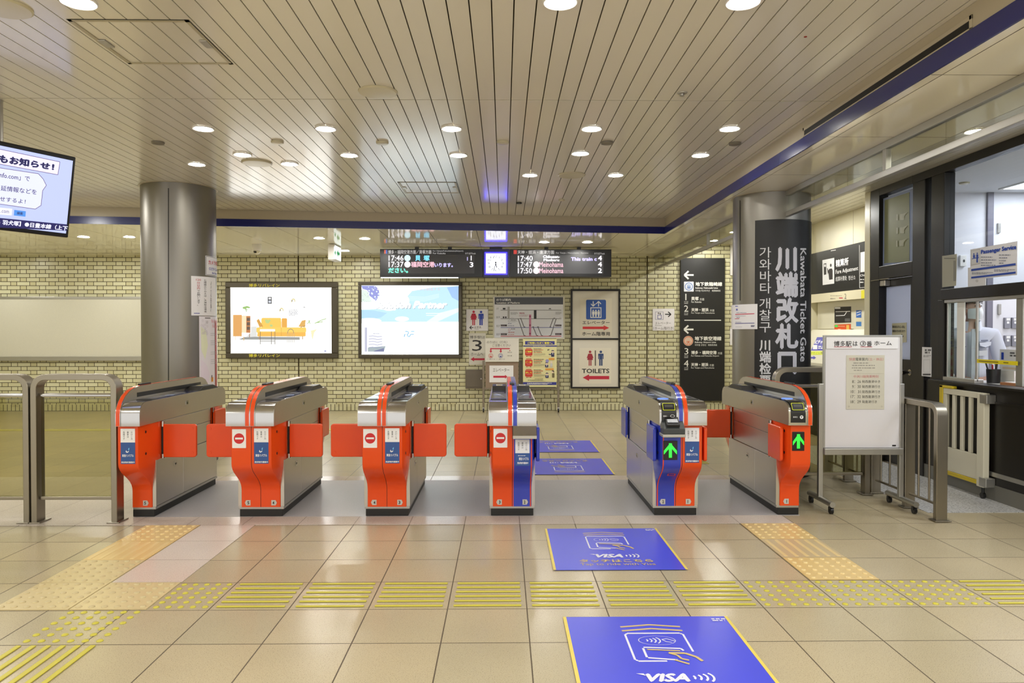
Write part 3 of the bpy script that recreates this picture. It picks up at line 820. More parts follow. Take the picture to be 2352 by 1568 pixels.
        if h.get('reader') in ('box', 'ic'):
            def face(q):
                pr = [(-.2385, .735 if h['reader'] == 'ic' else .70), (-.2385, .80), (-.231, .838), (-.211, .866), (-.178, .8825), (-.13, .8885), (.02, .8885)]
                q.ribbon([(Y(a), c) for a, c in pr], 'x', X(s * .05), X(s * .158), M_BLACK)
                q.ribbon([(Y(a + .003), c - .004) for a, c in pr], 'x', X(s * .04), X(s * .168), M_CHROME)
            rd = part('reader_face', T, face, smooth=40)
            # ticket slot with yellow outline, light blue touch pad
            nn = Vector((0, -.85, .53)).normalized(); uu = Vector((0, .53, .85)).normalized()
            d = Decal(m_rect((X(0), Y(-.228), .845), (s, 0, 0), tuple(uu), tuple(nn)), lift=.006)
            d.rrect(.06, -.025, .15, .033, .006, ink((212, 220, 40))); d.up(); d.rrect(.064, -.021, .146, .029, .005, MK_BK); d.up(); d.rect(.075, .0, .135, .02, ink((70, 70, 66))); d.build('ticket_slot', rd)
            d = Decal(m_rect((X(0), Y(-.2385), 0), (1, 0, 0), (0, 0, 1), n))
            if h['reader'] == 'ic':
                a0, a1 = sorted((s * .065, s * .145)); d.text('乗車口', (a0 + .003, .782, a0 + .035, .770), MK_W); d.circ(a1 - .015, .775, .013, MK_W, n=16); d.up(); d.text('T', (a1 - .022, .782, a1 - .008, .768), MK_BK, .04)
            else:
                a0, a1 = sorted((s * .06, s * .15)); d.text('乗車口', (a0 + .003, .79, a0 + .03, .778), MK_W); d.ring(a1 - .02, .785, .016, .003, MK_W, .010)
            d.build('reader_mark', rd)
            part('touch_pad', rd, lambda q: q.lathe(X(s * .104), Y(-.03), [(.042, .888), (.042, .893), (.036, .895)], mat('pale blue touch pad', (120, 160, 255), .15, emit=.5), 24))
            d = Decal(m_rect((X(0), Y(0), .8885), (s, 0, 0), (0, 1, 0), (0, 0, 1)), lift=.001); d.rect(.065, -.11, .145, -.088, MK_W); d.build('pad_label', rd)
            if h['reader'] == 'box':
                part('card_tray', T, lambda q: q.prism(yz([(-.2, .662), (-.31, .662), (-.31, .70), (-.236, .752), (-.2, .752)]), 'x', X(s * .004), X(s * .160), mat('dark grey tray', (58, 62, 62), .35)), bevel=.004)
                part('tray_ledge', T, lambda q: q.box(X(s * .002), X(s * .166), Y(-.315), Y(-.19), .640, .6615, M_ALU), bevel=.003)
                tl = part('card_reader', T, lambda q: q.prism(yz([(-.30, .712), (-.305, .728), (-.236, .778), (-.232, .757)]), 'x', X(s * .04), X(s * .135), M_BLACK), bevel=.003)
                nn2 = Vector((0, -.06, .08)).normalized()
                d = Decal(m_rect((X(0), Y(-.272), .753), (s, 0, 0), (0, .8, .6), tuple(Vector((0, -.6, .8)))), lift=.004); d.rect(.05, -.02, .125, .015, ink((150, 154, 160), .25)); d.build('contactless_pad', tl)
                d = Decal(m_rect((X(0), Y(-.12), .337), (1, 0, 0), (0, .81, -.58), (0, -.58, -.81)), lift=.002); a0, a1 = sorted((s * .03, s * .088)); d.frame(a0, -.018, a1, .018, .007, ink((226, 76, 60))); d.build('orange_frame', T)
    return T
no = dict(col='orange', sign='no', flap='shut', rear='open')
ad = dict(col='orange', sign='ad', flap='shut', rear='open')
gate(-2.785, {1: dict(ad, num=5)}, 'leftmost narrow orange ticket gate beside the glass fence, lane 5')
gate(-1.825, {-1: dict(no, num=5), 1: dict(ad, num=4)}, 'orange ticket gate between lanes 5 and 4 with red no-entry plate')
gate(-.878, {-1: dict(no, num=4), 1: dict(ad, num=3)}, 'orange ticket gate between lanes 4 and 3 with red no-entry plate')
gate(.067, {-1: dict(no, num=3), 1: dict(col='blue', sign='adlow', flap='open', rear='open', num=2, reader='step')}, 'half orange half blue ticket gate between lanes 3 and 2 with no-entry plate')
gate(1.305, {-1: dict(col='blue', sign='arrow', flap='open', rear='open', num=2, reader='box'), 1: dict(ad, num=1, flap='open')}, 'half blue half orange ticket gate with green arrow and card reader, lanes 2 and 1')
gate(2.245, {-1: dict(col='orange', sign='arrow', flap='open', rear='shut', num=1, reader='ic')}, 'rightmost narrow orange ticket gate with green arrow, lane 1')

# ================================================================== tactile paving
XS = [(-1.481 + .4 * i) for i in range(0, 20)]
def bar_tile(x0, x1, y0, y1, along, m, label, group):
    t = thing('tactile_tile', ((x0 + x1) / 2, (y0 + y1) / 2, 0), label, 'tactile paving', group)
    for i in range(6):
        if along == 'x':
            yy = y0 + (y1 - y0) * (i + .5) / 6
            part('raised_bar', t, lambda q: q.box(x0 + .027, x1 - .027, yy - .009, yy + .009, .0006, .0065, m), bevel=.004)
        else:
            xx = x0 + (x1 - x0) * (i + .5) / 6
            part('raised_bar', t, lambda q: q.box(xx - .012, xx + .012, y0 + .02, y1 - .02, .0006, .0065, m), bevel=.004)
    return t
STUD = None
def dot_tile(x0, x1, y0, y1, nx, ny, m, label, group, plate=None):
    global STUD
    t = thing('tactile_tile', ((x0 + x1) / 2, (y0 + y1) / 2, 0), label, 'tactile paving', group)
    if plate: part('plate', t, lambda q: q.box(x0 + .002, x1 - .002, y0 + .002, y1 - .002, .0006, .0045, plate))
    key = 'stud_' + m.name
    for i in range(nx):
        for j in range(ny):
            xx = x0 + (x1 - x0) * (i + .5) / nx; yy = y0 + (y1 - y0) * (j + .5) / ny
            if key not in MC:
                q = MB(); q.lathe(xx, yy, [(.0155, .0), (.0145, .003), (.010, .0055), (.004, .006)], m, 12)
                o = q.build('stud', t, 50); MC[key] = o.data
                MC[key + 'o'] = o.location.copy()
                # move the shared mesh to its own origin
                for v in o.data.vertices: v.co.x -= xx - wloc(t).x; v.co.y -= yy - wloc(t).y
                o.location = (xx - wloc(t).x, yy - wloc(t).y, .0006 if not plate else .0046)
            else:
                o = bpy.data.objects.new('stud', MC[key]); COL.objects.link(o); o.parent = t
                o.location = (xx - wloc(t).x, yy - wloc(t).y, .0006 if not plate else .0046)
    return t
RA, RB, RC_ = 4.045, 3.653, 3.254
names = ['first', 'second', 'third', 'fourth', 'fifth', 'sixth', 'seventh']
for i in range(7):
    bar_tile(XS[i], XS[i] + .4, RB, RA, 'x', M_YELLOW, 'yellow bar tile across the hall, %s of seven' % names[i], 'yellow guide bars across the hall')
for i, w_ in ((7, 'next to the bars, left of three'), (8, 'middle of three'), (9, 'right of three')):
    dot_tile(XS[i], XS[i] + .4, RB, RA, 6, 6, M_YELLOW, 'yellow dotted tile right of the bar row, %s' % w_, 'yellow dotted tiles')
bar_tile(XS[10], XS[10] + .4, RB, RA, 'x', M_YELLOW, 'yellow bar tile right of the three dotted tiles', 'yellow guide bars across the hall')
dot_tile(-1.79, -1.481, RB, RA, 5, 6, M_YELLOW, 'narrow yellow dotted tile left of the bar row', 'yellow dotted tiles')
dot_tile(-2.183, -1.79, RC_, RB, 6, 6, M_YELLOW, 'yellow dotted tile in the lower left, in front of the worn plates', 'yellow dotted tiles')
bar_tile(-2.183, -1.79, RC_ - .398, RC_, 'y', M_YELLOW, 'yellow tile of bars running toward the lower left corner', 'yellow guide bars toward the viewer')
M_WSTUD = mat('worn stud', (200, 184, 140), .35); M_WSTUD2 = mat('ochre stud', (222, 198, 142), .3)
dot_tile(-2.57, -2.183, RB, RA, 6, 6, M_WSTUD, 'worn yellow dotted plate, left one beside the narrow dotted tile', 'worn yellow plates', M_OLDYEL)
dot_tile(-2.18, -1.793, RB, RA, 6, 6, M_WSTUD, 'worn yellow dotted plate touching the narrow dotted tile', 'worn yellow plates', M_OLDYEL)
dot_tile(-2.57, -2.183, RA, RA + .4, 6, 6, M_WSTUD, 'worn yellow dotted plate beside the pale floor tiles', 'worn yellow plates', M_OLDYEL)
tt = bar_tile(-2.57, -2.183, RA + .4, RA + .795, 'y', M_WSTUD2, 'faded ochre barred plate between two dotted plates on the left', 'ochre plates'); part('plate', tt, lambda q: q.box(-2.568, -2.185, RA + .402, RA + .793, .0006, .0045, M_OLDYEL2))
dot_tile(-2.57, -2.183, RA + .797, 5.243, 6, 6, M_WSTUD2, 'ochre dotted plate before the leftmost gate', 'ochre plates', M_OLDYEL2)
dot_tile(1.722, 2.117, RA, RA + .398, 6, 6, M_WSTUD2, 'ochre dotted plate touching the yellow dotted tiles on the right', 'ochre plates', M_OLDYEL2)
tt = bar_tile(1.722, 2.117, RA + .4, RA + .795, 'y', M_WSTUD2, 'greyish barred plate between two ochre dotted plates on the right', 'ochre plates'); part('plate', tt, lambda q: q.box(1.724, 2.115, RA + .402, RA + .793, .0006, .0045, mat('worn grey plate', (196, 176, 138), .3)))
dot_tile(1.722, 2.117, RA + .797, 5.243, 6, 6, M_WSTUD2, 'ochre dotted plate before the rightmost gate', 'ochre plates', M_OLDYEL2)
# far strip of the guide path beyond the gates
bb = bar_tile(1.9, 2.3, 11.0, 11.4, 'x', M_YELLOW, 'small yellow bar tile on the far floor seen beyond the two right gates', 'yellow guide bars beyond the gates')
bar_tile(1.95, 2.2, 7.6, 8.0, 'x', M_YELLOW, 'small yellow bar tile seen between the two right gates', 'yellow guide bars beyond the gates')
bb = MB(); bb.box(-8.6, -1.9, 10.25, 10.42, .0006, .003, mat('faint yellow floor line', (190, 182, 92), .3)); bb.box(-.75, .1, 10.25, 10.42, .0006, .003, M_OLDYEL); struct(bb, 'trim_8', 'pale yellow line in the far floor')

# ================================================================== blue floor stickers
K_MB = mat('blue floor film', (72, 80, 220), .3, noise=.06, nscale=5); K_MY = ink((226, 206, 96), .4); K_MW = ink((226, 226, 240), .4); K_MT = ink((208, 184, 120), .4)
def mat_sticker(x0, x1, ytop, ybot, label, flip=False):
    t = thing('floor_sticker', ((x0 + x1) / 2, (ytop + ybot) / 2, 0), label, 'floor sticker', 'blue floor stickers')
    W = x1 - x0; H = abs(ytop - ybot)
    part('film', t, lambda q: q.box(x0, x1, min(ytop, ybot), max(ytop, ybot), .0045, .0056, K_MB))
    o = (x0, max(ytop, ybot), .0056) if not flip else (x1, min(ytop, ybot), .0056)
    sg = -1 if flip else 1
    d = Decal(m_rect(o, (sg * W, 0, 0), (0, -sg * H, 0), (0, 0, 1)), lift=.0006)
    d.rect(-.012, 0, .008, 1, K_MY); d.rect(.992, 0, 1.012, 1, K_MY)
    for v in (.115, .165): d.line([(.32, v + .025), (.5, v - .002), (.68, v + .025)], .016, K_MT)
    # rounded pad outline, open at its lower right
    d.line([(.345, .222), (.655, .222)], .014, K_MW); d.line([(.33, .235), (.33, .525)], .012, K_MW); d.line([(.345, .54), (.50, .54)], .014, K_MW); d.line([(.67, .235), (.67, .44)], .012, K_MW)
    d.ring(.345, .237, .015, .012, K_MW, None, 180, 270, 6); d.ring(.655, .237, .015, .012, K_MW, None, 270, 360, 6); d.ring(.345, .525, .015, .012, K_MW, None, 90, 180, 6)
    d.ring(.5, .31, .108, .004, K_MW, .055)
    for i in range(4): d.ring(.43 + .012 * i, .31, .02 + .012 * i, .008, K_MW, .018 + .010 * i, -50, 50, 8)
    d.line([(.53, .30), (.56, .29), (.60, .32)], .006, K_MW); d.line([(.53, .30), (.55, .325), (.58, .335)], .006, K_MW)
    d.line([(.405, .39), (.61, .405)], .013, K_MW); d.line([(.40, .40), (.40, .50)], .013, K_MW); d.line([(.405, .505), (.56, .53)], .013, K_MW); d.line([(.61, .405), (.62, .43)], .013, K_MW)
    d.up(); d.line([(.42, .415), (.60, .432)], .012, K_MT)
    d.line([(.53, .455), (.62, .46), (.67, .50), (.69, .545)], .018, K_MT); d.line([(.53, .455), (.57, .48), (.585, .52), (.62, .535)], .014, K_MT); d.line([(.545, .53), (.61, .575)], .014, K_MT)
    d.text('VISA', (.325, .667, .567, .748), K_MW, .045, shear=.12); d.poly([(.305, .667), (.345, .667), (.352, .69)], K_MW)
    for i in range(4): d.ring(.585 + .022 * i, .708, .022 + .010 * i, .012, K_MW, .024 + .010 * i, -55, 55, 8)
    d.text('タッチはこちら', (.205, .787, .788, .851), K_MT, .03); d.text('Tap to ride with Visa', (.205, .867, .79, .926), K_MT, .0)
    d.marks(.90, .03, .985, .075, 2, K_MW, .6, 3)
    d.build('print', t)
mat_sticker(.302, 1.073, 5.11, 4.222, 'blue floor sticker nearest the gates, before lane 2')
mat_sticker(.30, 1.085, 3.525, 2.637, 'blue floor sticker at the bottom edge of the view')
mat_sticker(.24, 1.08, 7.05, 7.93, 'upside-down blue floor sticker just beyond lane 2', True)
mat_sticker(.26, 1.11, 8.36, 9.24, 'upside-down blue floor sticker farthest from the viewer', True)

# ================================================================== steel fences
def arch(x0, x1, z, r, n=7):                 # flat-bar loop outline in one direction (s, z)
    pts = [(x0, .004)]
    for i in range(n): t = PI - PI / 2 * i / (n - 1); pts.append((x0 + r + r * math.cos(t), z - r + r * math.sin(t)))
    for i in range(n): t = PI / 2 - PI / 2 * i / (n - 1); pts.append((x1 - r + r * math.cos(t), z - r + r * math.sin(t)))
    pts.append((x1, .004)); return pts
M_FGL = glass('fence glass', (224, 222, 196), .03)
def cross_fence(x0, x1, y, label, nfoot, wid=.1, top=1.085):
    t = thing('glass_fence', ((x0 + x1) / 2, y, 0), label, 'fence', 'glass fences')
    part('loop_frame', t, lambda q: q.sweep([(a, y, c) for a, c in arch(x0 + .022, x1 - .022, top - .02, .085)], (0, 1, 0), wid, .042, M_FSTEEL), smooth=35, bevel=.003)
    part('middle_rail', t, lambda q: q.box(x0 + .05, x1 - .05, y - .02, y + .02, .915, .945, M_CHROME), bevel=.01)
    part('bottom_rail', t, lambda q: q.box(x0 + .05, x1 - .05, y - .02, y + .02, .165, .19, M_FSTEEL), bevel=.004)
    part('glass_pane', t, lambda q: q.box(x0 + .05, x1 - .05, y - .004, y + .004, .19, .915, M_FGL))
    for xa, xb in nfoot:
        part('foot_plate', t, lambda q: q.box(xa, xb, y - wid / 2 - .02, y + wid / 2 + .02, .0036, .012, M_FSTEEL), bevel=.002)
    return t
FY = 5.40
cross_fence(-3.435, -2.812, 5.36, 'short stainless fence with glass pane joining the leftmost gate', ((-3.439, -3.36), (-2.88, -2.79)))
cross_fence(-6.9, -3.447, 5.36, 'long stainless glass fence at the left edge', ((-3.53, -3.444),))
def bar_fence():
    X, w_, zt = 3.218, .082, .868
    t = thing('steel_railing', (X, 6.2, 0), 'stainless railing with round bars along the passage by the office', 'railing')
    path = [(5.30, .004)]
    for i in range(7): a = PI - PI / 2 * i / 6; path.append((5.30 + .07 + .07 * math.cos(a), zt - .02 - .07 + .07 * math.sin(a)))
    path.append((7.2, zt - .02))
    part('loop_rail', t, lambda q: q.sweep([(X, a, c) for a, c in path], (1, 0, 0), w_, .042, M_FSTEEL), smooth=35, bevel=.003)
    for yy in (5.72, 6.24, 6.73, 7.15):
        part('post', t, lambda q: q.box(X - w_ / 2, X + w_ / 2, yy - .022, yy + .022, .004, zt - .042, M_FSTEEL), bevel=.003)
    for yy in (5.30, 5.72, 6.24, 6.73, 7.15):
        part('foot_plate', t, lambda q: q.box(X - w_ / 2 - .02, X + w_ / 2 + .02, yy - .045, yy + .045, .0045, .011, M_FSTEEL), bevel=.002)
    part('bottom_rail', t, lambda q: q.cyl((X, 5.31, .115), (X, 7.15, .115), .010, M_FSTEEL, 10), smooth=30)
    ys = [5.30 + .14 * i for i in range(1, 13)]
    for yy in ys:
        if min(abs(yy - k) for k in (5.72, 6.24, 6.73, 7.15)) > .05:
            part('round_bar', t, lambda q: q.cyl((X, yy, .115), (X, yy, zt - .042), .008, M_FSTEEL, 10), smooth=30)
bar_fence()
cross_fence(2.31, 3.13, 6.19, 'stainless glass fence between the rightmost gate and the railing', ((3.06, 3.15),), .08, 1.09)

# ================================================================== whiteboard on wheels
BY = 5.70
def whiteboard():
    t = thing('whiteboard_stand', (2.815, BY, 0), 'white notice board on a wheeled frame right of the gates', 'notice board')
    zx = (1890, 765, 5.5)
    x0, x1 = at_y(1893, 900, BY).x, at_y(2070, 900, BY).x
    z1, z0 = at_y(1980, 770, BY).z, at_y(1980, 1028, BY).z
    part('frame', t, lambda q: [q.box(x0 - .004, x1 + .008, BY, BY + .028, z1 - .014, z1 + .002, M_ALU), q.box(x0 - .004, x0 + .01, BY, BY + .028, z0, z1 - .014, M_ALU), q.box(x1 - .01, x1 + .008, BY, BY + .028, z0, z1 - .014, M_ALU)], bevel=.002)
    bd = part('board', t, lambda q: q.box(x0 + .01, x1 - .01, BY + .004, BY + .022, z0, z1 - .014, mat('whiteboard enamel', (226, 224, 228), .14)))
    part('pen_tray', t, lambda q: q.box(x0 - .004, x1 + .008, BY - .03, BY + .03, z0 - .052, z0 - .002, M_ALU), bevel=.004)
    ml = part('maker_label', t, lambda q: q.box(at_y(2050, 1023, BY).x, at_y(2058, 1023, BY).x, BY + .001, BY + .004, z0 + .012, z0 + .022, M_BLACK))
    for sx in (-1, 1):
        xx = (x0 - .022) if sx < 0 else (x1 + .008)
        part('upright', t, lambda q: q.box(xx - .018, xx + .018, BY - .002, BY + .034, .075, .985, M_ALU), bevel=.004)
        ft = part('foot', t, lambda q: (q.cyl((xx, BY - .21, .075), (xx, BY + .21, .075), .022, M_ALU, 16)), smooth=30)
        for dy in (-.18, .18):
            w_ = part('caster', t, lambda q: (q.cyl((xx - .011, BY + dy, .026), (xx + .011, BY + dy, .026), .0255, M_BLACK, 18), q.box(xx - .016, xx + .016, BY + dy - .012, BY + dy + .014, .03, .054, M_BLACK)), smooth=30)
    # notice strip and timetable sheet taped to the board: things of their own
    s = MB(); a, c = at_y(1897.5, 776, BY).x, at_y(2062.5, 776, BY).x; s.box(a, c, BY - .0045, BY - .0006, at_y(1980, 800.5, BY).z, at_y(1980, 774, BY).z, M_PAPER)
    o = s.build('notice_strip', None); o.location = (0, 0, 0); tag(o, 'white strip with large handwritten heading across the top of the board', 'notice')
    d = Decal(m_y(BY - .0045), zx); k = ink((60, 58, 58)); rd = ink((186, 60, 70))
    d.text('博多駅', (138, 98, 362, 168), k, .01); d.text('は', (378, 100, 438, 162), k, .01); d.text('③', (470, 97, 542, 165), k, .01); d.text('番', (552, 100, 620, 168), k, .01); d.text('ホーム', (648, 98, 868, 152), k, .01)
    d.up(); d.rect(140, 170, 366, 176, rd); d.rect(474, 170, 622, 176, rd); d.build('lettering', o)
    s = MB(); p0, p1 = at_y(1944.5, 815.5, BY), at_y(2031, 939.5, BY); s.box(p0.x, p1.x, BY + .0, BY + .0035, p1.z, p0.z, mat('aged cream sheet', (206, 202, 186), .45))
    o = s.build('timetable_sheet', None); tag(o, 'aged cream timetable sheet taped to the white board', 'notice')
    d = Decal(m_y(BY), zx); k = ink((104, 102, 96)); r1 = ink((206, 138, 138))
    d.text('快速', (330, 308, 408, 348), r1); d.text('電車案内', (412, 308, 568, 348), k); d.text('（土・休日）', (575, 308, 765, 348), r1)
    d.marks(385, 364, 705, 388, 1, ink((160, 156, 146)), .5, 2); d.marks(368, 395, 715, 418, 1, ink((160, 156, 146)), .5, 3); d.marks(365, 427, 720, 450, 1, ink((160, 156, 146)), .5, 4); d.marks(390, 458, 530, 478, 1, ink((160, 156, 146)), .5, 5)
    d.rect(330, 508, 770, 511, ink((186, 182, 168))); d.text('中洲川端発車時刻', (388, 528, 700, 564), r1)
    for tm, dest, b0, b1, l, e in (('8：26', '発西唐津ゆき', 592, 628, 370, 722), ('9：30', '発西唐津行き', 655, 692, 370, 722), ('10：31', '発西唐津行き', 720, 757, 350, 722), ('17：32', '発西唐津行き', 782, 820, 350, 722), ('18：29', '発唐津行き', 846, 883, 350, 682)):
        d.text(tm, (l, b0, 478, b1), k); d.text(dest, (492, b0, e, b1), k)
    for a in (328, 742): d.ring(a, 925, 10, 3, ink((170, 166, 150)), None, 0, 360, 12)
    d.build('lettering', o)
whiteboard()

# ================================================================== signs and notices on the back wall
YW = YB
def rectbox(q, px0, py0, px1, py1, yf, yb, m):
    a = at_y(px0, py0, yf); c = at_y(px1, py1, yf); q.box(a.x, c.x, yf, yb, c.z, a.z, m)
def ringbox(q, o, i, yf, yb, m):
    a, c = at_y(o[0], o[1], yf), at_y(o[2], o[3], yf); e, g = at_y(i[0], i[1], yf), at_y(i[2], i[3], yf)
    q.box(a.x, c.x, yf, yb, e.z, a.z, m); q.box(a.x, c.x, yf, yb, c.z, g.z, m); q.box(a.x, e.x, yf, yb, g.z, e.z, m); q.box(g.x, c.x, yf, yb, g.z, e.z, m)
def zr(zx, a, b, c, d): return (zx[0] + a / zx[2], zx[1] + b / zx[2], zx[0] + c / zx[2], zx[1] + d / zx[2])
def board(name, px, label, cat, m, yf=YW - .03, yb=YW - .0005, bevel=.004, group=None):
    c = at_y((px[0] + px[2]) / 2, (px[1] + px[3]) / 2, yf)
    t = thing(name, (c.x, yb, c.z), label, cat, group)
    part('panel', t, lambda q: rectbox(q, *px, yf, yb, m), bevel=bevel)
    return t, m_y(yf)
M_BRONZE = mat('bronze lightbox frame', (84, 78, 66), .32, .6)
LB = 1.15
WG = lambda c, s=LB: glow(c, s)
# left lightbox: bright living-room picture
z = (400, 560, 3.92)
o = zr(z, 458, 342, 1472, 1030); i = zr(z, 505, 392, 1415, 983)
c = at_y((o[0] + o[2]) / 2, (o[1] + o[3]) / 2, YW)
t = thing('lightbox', (c.x, YW, c.z), 'wide backlit advert with a yellow sofa on white, bronze frame', 'lightbox')
part('frame', t, lambda q: ringbox(q, o, i, YW - .1, YW - .0005, M_BRONZE), bevel=.012)
sc = part('screen', t, lambda q: rectbox(q, *i, YW - .085, YW - .02, WG((255, 254, 248), 3.0)))
d = Decal(m_y(YW - .1), z)
yl = ink((222, 214, 60)); d.text('博多リバレイン', (672, 358, 950, 388), yl, .02); d.build('lettering', t); d = Decal(m_y(YW - .1), z); d.text('博多リバレイン', (672, 990, 952, 1020), yl, .02); d.build('lettering', t)
d = Decal(m_y(YW - .085), z)
E = lambda r, g, b_: glow((r, g, b_), 1.0)
d.poly([(505, 905), (690, 815), (1120, 815), (1300, 880), (1300, 905)], E(250, 249, 244)); d.up()
d.poly([(575, 860), (640, 835), (1130, 840), (1130, 862)], E(150, 152, 150)); d.poly([(690, 745), (745, 740), (745, 835), (640, 840), (690, 800)], E(222, 222, 218)); d.up()
d.rect(530, 638, 610, 832, E(224, 164, 92)); d.rect(610, 645, 688, 800, E(250, 226, 186)); d.up(); d.rect(650, 650, 686, 800, E(190, 120, 66)); d.up()
for b0 in (665, 705, 745): d.rect(655, b0, 684, b0 + 28, E(96, 78, 66))
d.rect(550, 832, 556, 868, E(214, 160, 96)); d.rect(624, 832, 632, 868, E(214, 176, 120)); d.rect(676, 800, 682, 840, E(150, 110, 76))
for a, b_, r in ((635, 575, 20), (655, 568, 18), (672, 572, 14), (650, 592, 14)): d.circ(a, b_, r, E(150, 190, 110), r * .6, 12)
d.poly([(640, 590), (662, 590), (655, 615), (646, 615)], E(200, 216, 190))
# sofa
d.rrect(785, 665, 965, 760, 14, E(250, 200, 88)); d.rrect(968, 668, 1018, 755, 10, E(232, 170, 70)); d.rrect(742, 750, 1190, 800, 14, E(252, 206, 96)); d.rrect(750, 795, 1185, 832, 6, E(244, 184, 78)); d.up()
d.poly([(742, 690), (762, 672), (802, 742), (770, 752)], E(214, 158, 70)); d.poly([(1118, 745), (1150, 690), (1186, 682), (1180, 750)], E(222, 172, 88)); d.rect(964, 700, 967, 830, E(206, 150, 62)); d.line([(1135, 752), (1185, 735)], 4, E(150, 106, 52))
for a in (765, 1155): d.rect(a, 830, a + 5, 858, E(180, 130, 70))
# tables
for a0, a1, b0 in ((772, 910, 780),):
    d.rrect(a0, b0 - 14, a1, b0 + 8, 6, E(246, 244, 238)); d.up()
    for a in (a0 + 2, a0 + 103, a1 - 4): d.rect(a, b0 + 8, a + 4, 905, E(92, 88, 86))
    d.rect(a0 + 2, 872, a1, 876, E(92, 88, 86))
d.ring(1050, 805, 30, 4, E(130, 120, 110), 42, 180, 360)
for a in (1020, 1034, 1050, 1066, 1080): d.line([(a, 800), (a, 885)], 2.5, E(170, 160, 150))
for a, b_, w_, h_ in ((833, 470, 56, 76), (916, 457, 102, 82), (1037, 468, 74, 98), (807, 566, 104, 84), (932, 550, 72, 98)): d.frame(a, b_, a + w_, b_ + h_, 3.5, E(206, 204, 200))
d.rect(842, 476, 882, 540, E(70, 72, 78)); d.up(); d.rect(850, 484, 874, 500, E(230, 230, 230)); d.rect(850, 510, 874, 530, E(200, 205, 215))
for a, b_ in ((1074, 516), (968, 600)): d.ring(a, b_, 20, 9, E(214, 200, 130), 26, 150, 380, 12); d.circ(a - 10, b_ - 4, 7, E(150, 146, 140))
d.marks(1034, 590, 1112, 645, 5, E(92, 98, 110), .6, 8); d.poly([(1155, 575), (1172, 562), (1190, 575)], E(170, 170, 170))
for pts in ([(1200, 720), (1225, 690)], [(1225, 720), (1212, 685)], [(1265, 715), (1330, 685), (1370, 672)], [(1280, 710), (1340, 700)]): d.line(pts, 9, E(170, 200, 140))
d.poly([(1230, 780), (1290, 765), (1262, 800), (1250, 858), (1242, 858)], E(248, 236, 190)); d.marks(1352, 958, 1374, 970, 1, E(90, 100, 170), .8)
for a, b_, r in ((842, 700, 20), (830, 688, 12), (858, 690, 12), (875, 735, 14)): d.circ(a, b_, r, E(190, 206, 130), r * .8, 10)
d.build('picture', sc)
# right lightbox: pale blue sky advert
z = (820, 645, 8.71)
o = zr(z, 18, 12, 2105, 1550); i = zr(z, 88, 88, 2030, 1468)
c = at_y((o[0] + o[2]) / 2, (o[1] + o[3]) / 2, YW)
t = thing('lightbox', (c.x, YW, c.z), 'backlit advert with pale blue sky and white italic lettering, bronze frame', 'lightbox')
part('frame', t, lambda q: ringbox(q, o, i, YW - .1, YW - .0005, M_BRONZE), bevel=.012)
sc = part('screen', t, lambda q: rectbox(q, *i, YW - .085, YW - .02, WG((246, 255, 255), 2.2)))
d = Decal(m_y(YW - .085), z)
d.poly([(88, 575), (400, 560), (760, 590), (1100, 200), (1500, 130), (2030, 100), (2030, 818), (88, 818)], glow((190, 228, 250), 1.08)); d.up()
d.poly([(88, 580), (330, 590), (600, 640), (480, 730), (88, 818)], glow((176, 216, 250), 1.05)); d.poly([(1380, 820), (1650, 640), (2030, 540), (2030, 620), (1600, 820)], glow((226, 250, 250), 1.1)); d.poly([(1800, 130), (2030, 100), (2030, 400), (1900, 330)], glow((160, 196, 250), 1.05)); d.up()
for a, b_, r, s in ((250, 800, 240, 60), (900, 760, 140, 50), (640, 420, 220, 180), (940, 400, 110, 120)): d.circ(a, b_, r, glow((246, 254, 255), 1.2), s, 24)
d.up(); d.poly([(88, 95), (360, 95), (440, 170), (450, 290), (380, 400), (250, 300), (210, 190), (110, 160)], glow((150, 156, 226), .95)); d.poly([(88, 170), (200, 190), (260, 330), (300, 420), (88, 420)], glow((220, 236, 226), 1.05)); d.up()
r_ = random.Random(5)
for k in range(26): d.circ(r_.uniform(230, 440), r_.uniform(110, 390), r_.uniform(8, 22), glow((226, 236, 250), 1.05), None, 8)
for k in range(22): d.circ(r_.uniform(95, 240), r_.uniform(230, 420), r_.uniform(3, 9), glow((170, 190, 180), 1.0), None, 6)
d.line([(370, 95), (440, 160), (470, 250)], 12, glow((250, 246, 255), 1.2))
for k in range(4): d.line([(1040, 310 + 26 * k), (1350, 325 + 26 * k), (1640, 260 + 22 * k)], 6, glow((222, 246, 252), 1.15))
d.line([(1380, 650), (1700, 650)], 14, glow((236, 252, 250), 1.2)); d.line([(1385, 690), (1650, 690)], 10, glow((236, 252, 250), 1.2))
d.up(); d.text('オフィスの課題を解決し未来を創造する', (400, 135, 1660, 190), glow((240, 196, 190), .95))
GS = glow((170, 178, 186), .95); WW = glow((255, 255, 255), 1.6)
d.text('Solution', (352, 414, 1072, 562), GS, .03, shear=.06); d.text('Partner', (1122, 408, 1785, 562), GS, .03, shear=.08); d.up()
d.text('Solution', (340, 405, 1060, 553), WW, .05, shear=.06); d.text('Partner', (1110, 400, 1775, 553), WW, .05, shear=.08)
B2 = glow((140, 196, 232), .98)
d.line([(945, 1120), (962, 1060)], 22, B2); d.line([(965, 1010), (1010, 1010), (1035, 1030), (1030, 1055), (1000, 1070), (1025, 1110), (1050, 1115), (1075, 1066), (1140, 1066)], 20, B2); d.line([(1080, 1010), (1150, 1010)], 18, B2)
d.rect(155, 930, 205, 1415, glow((198, 200, 220), .95)); d.poly([(218, 1330), (575, 1300), (540, 1415), (218, 1415)], glow((176, 190, 196), .9)); d.up()
d.poly([(235, 1000), (330, 960), (490, 1040), (510, 1300), (235, 1330)], glow((244, 246, 255), 1.1)); d.up()
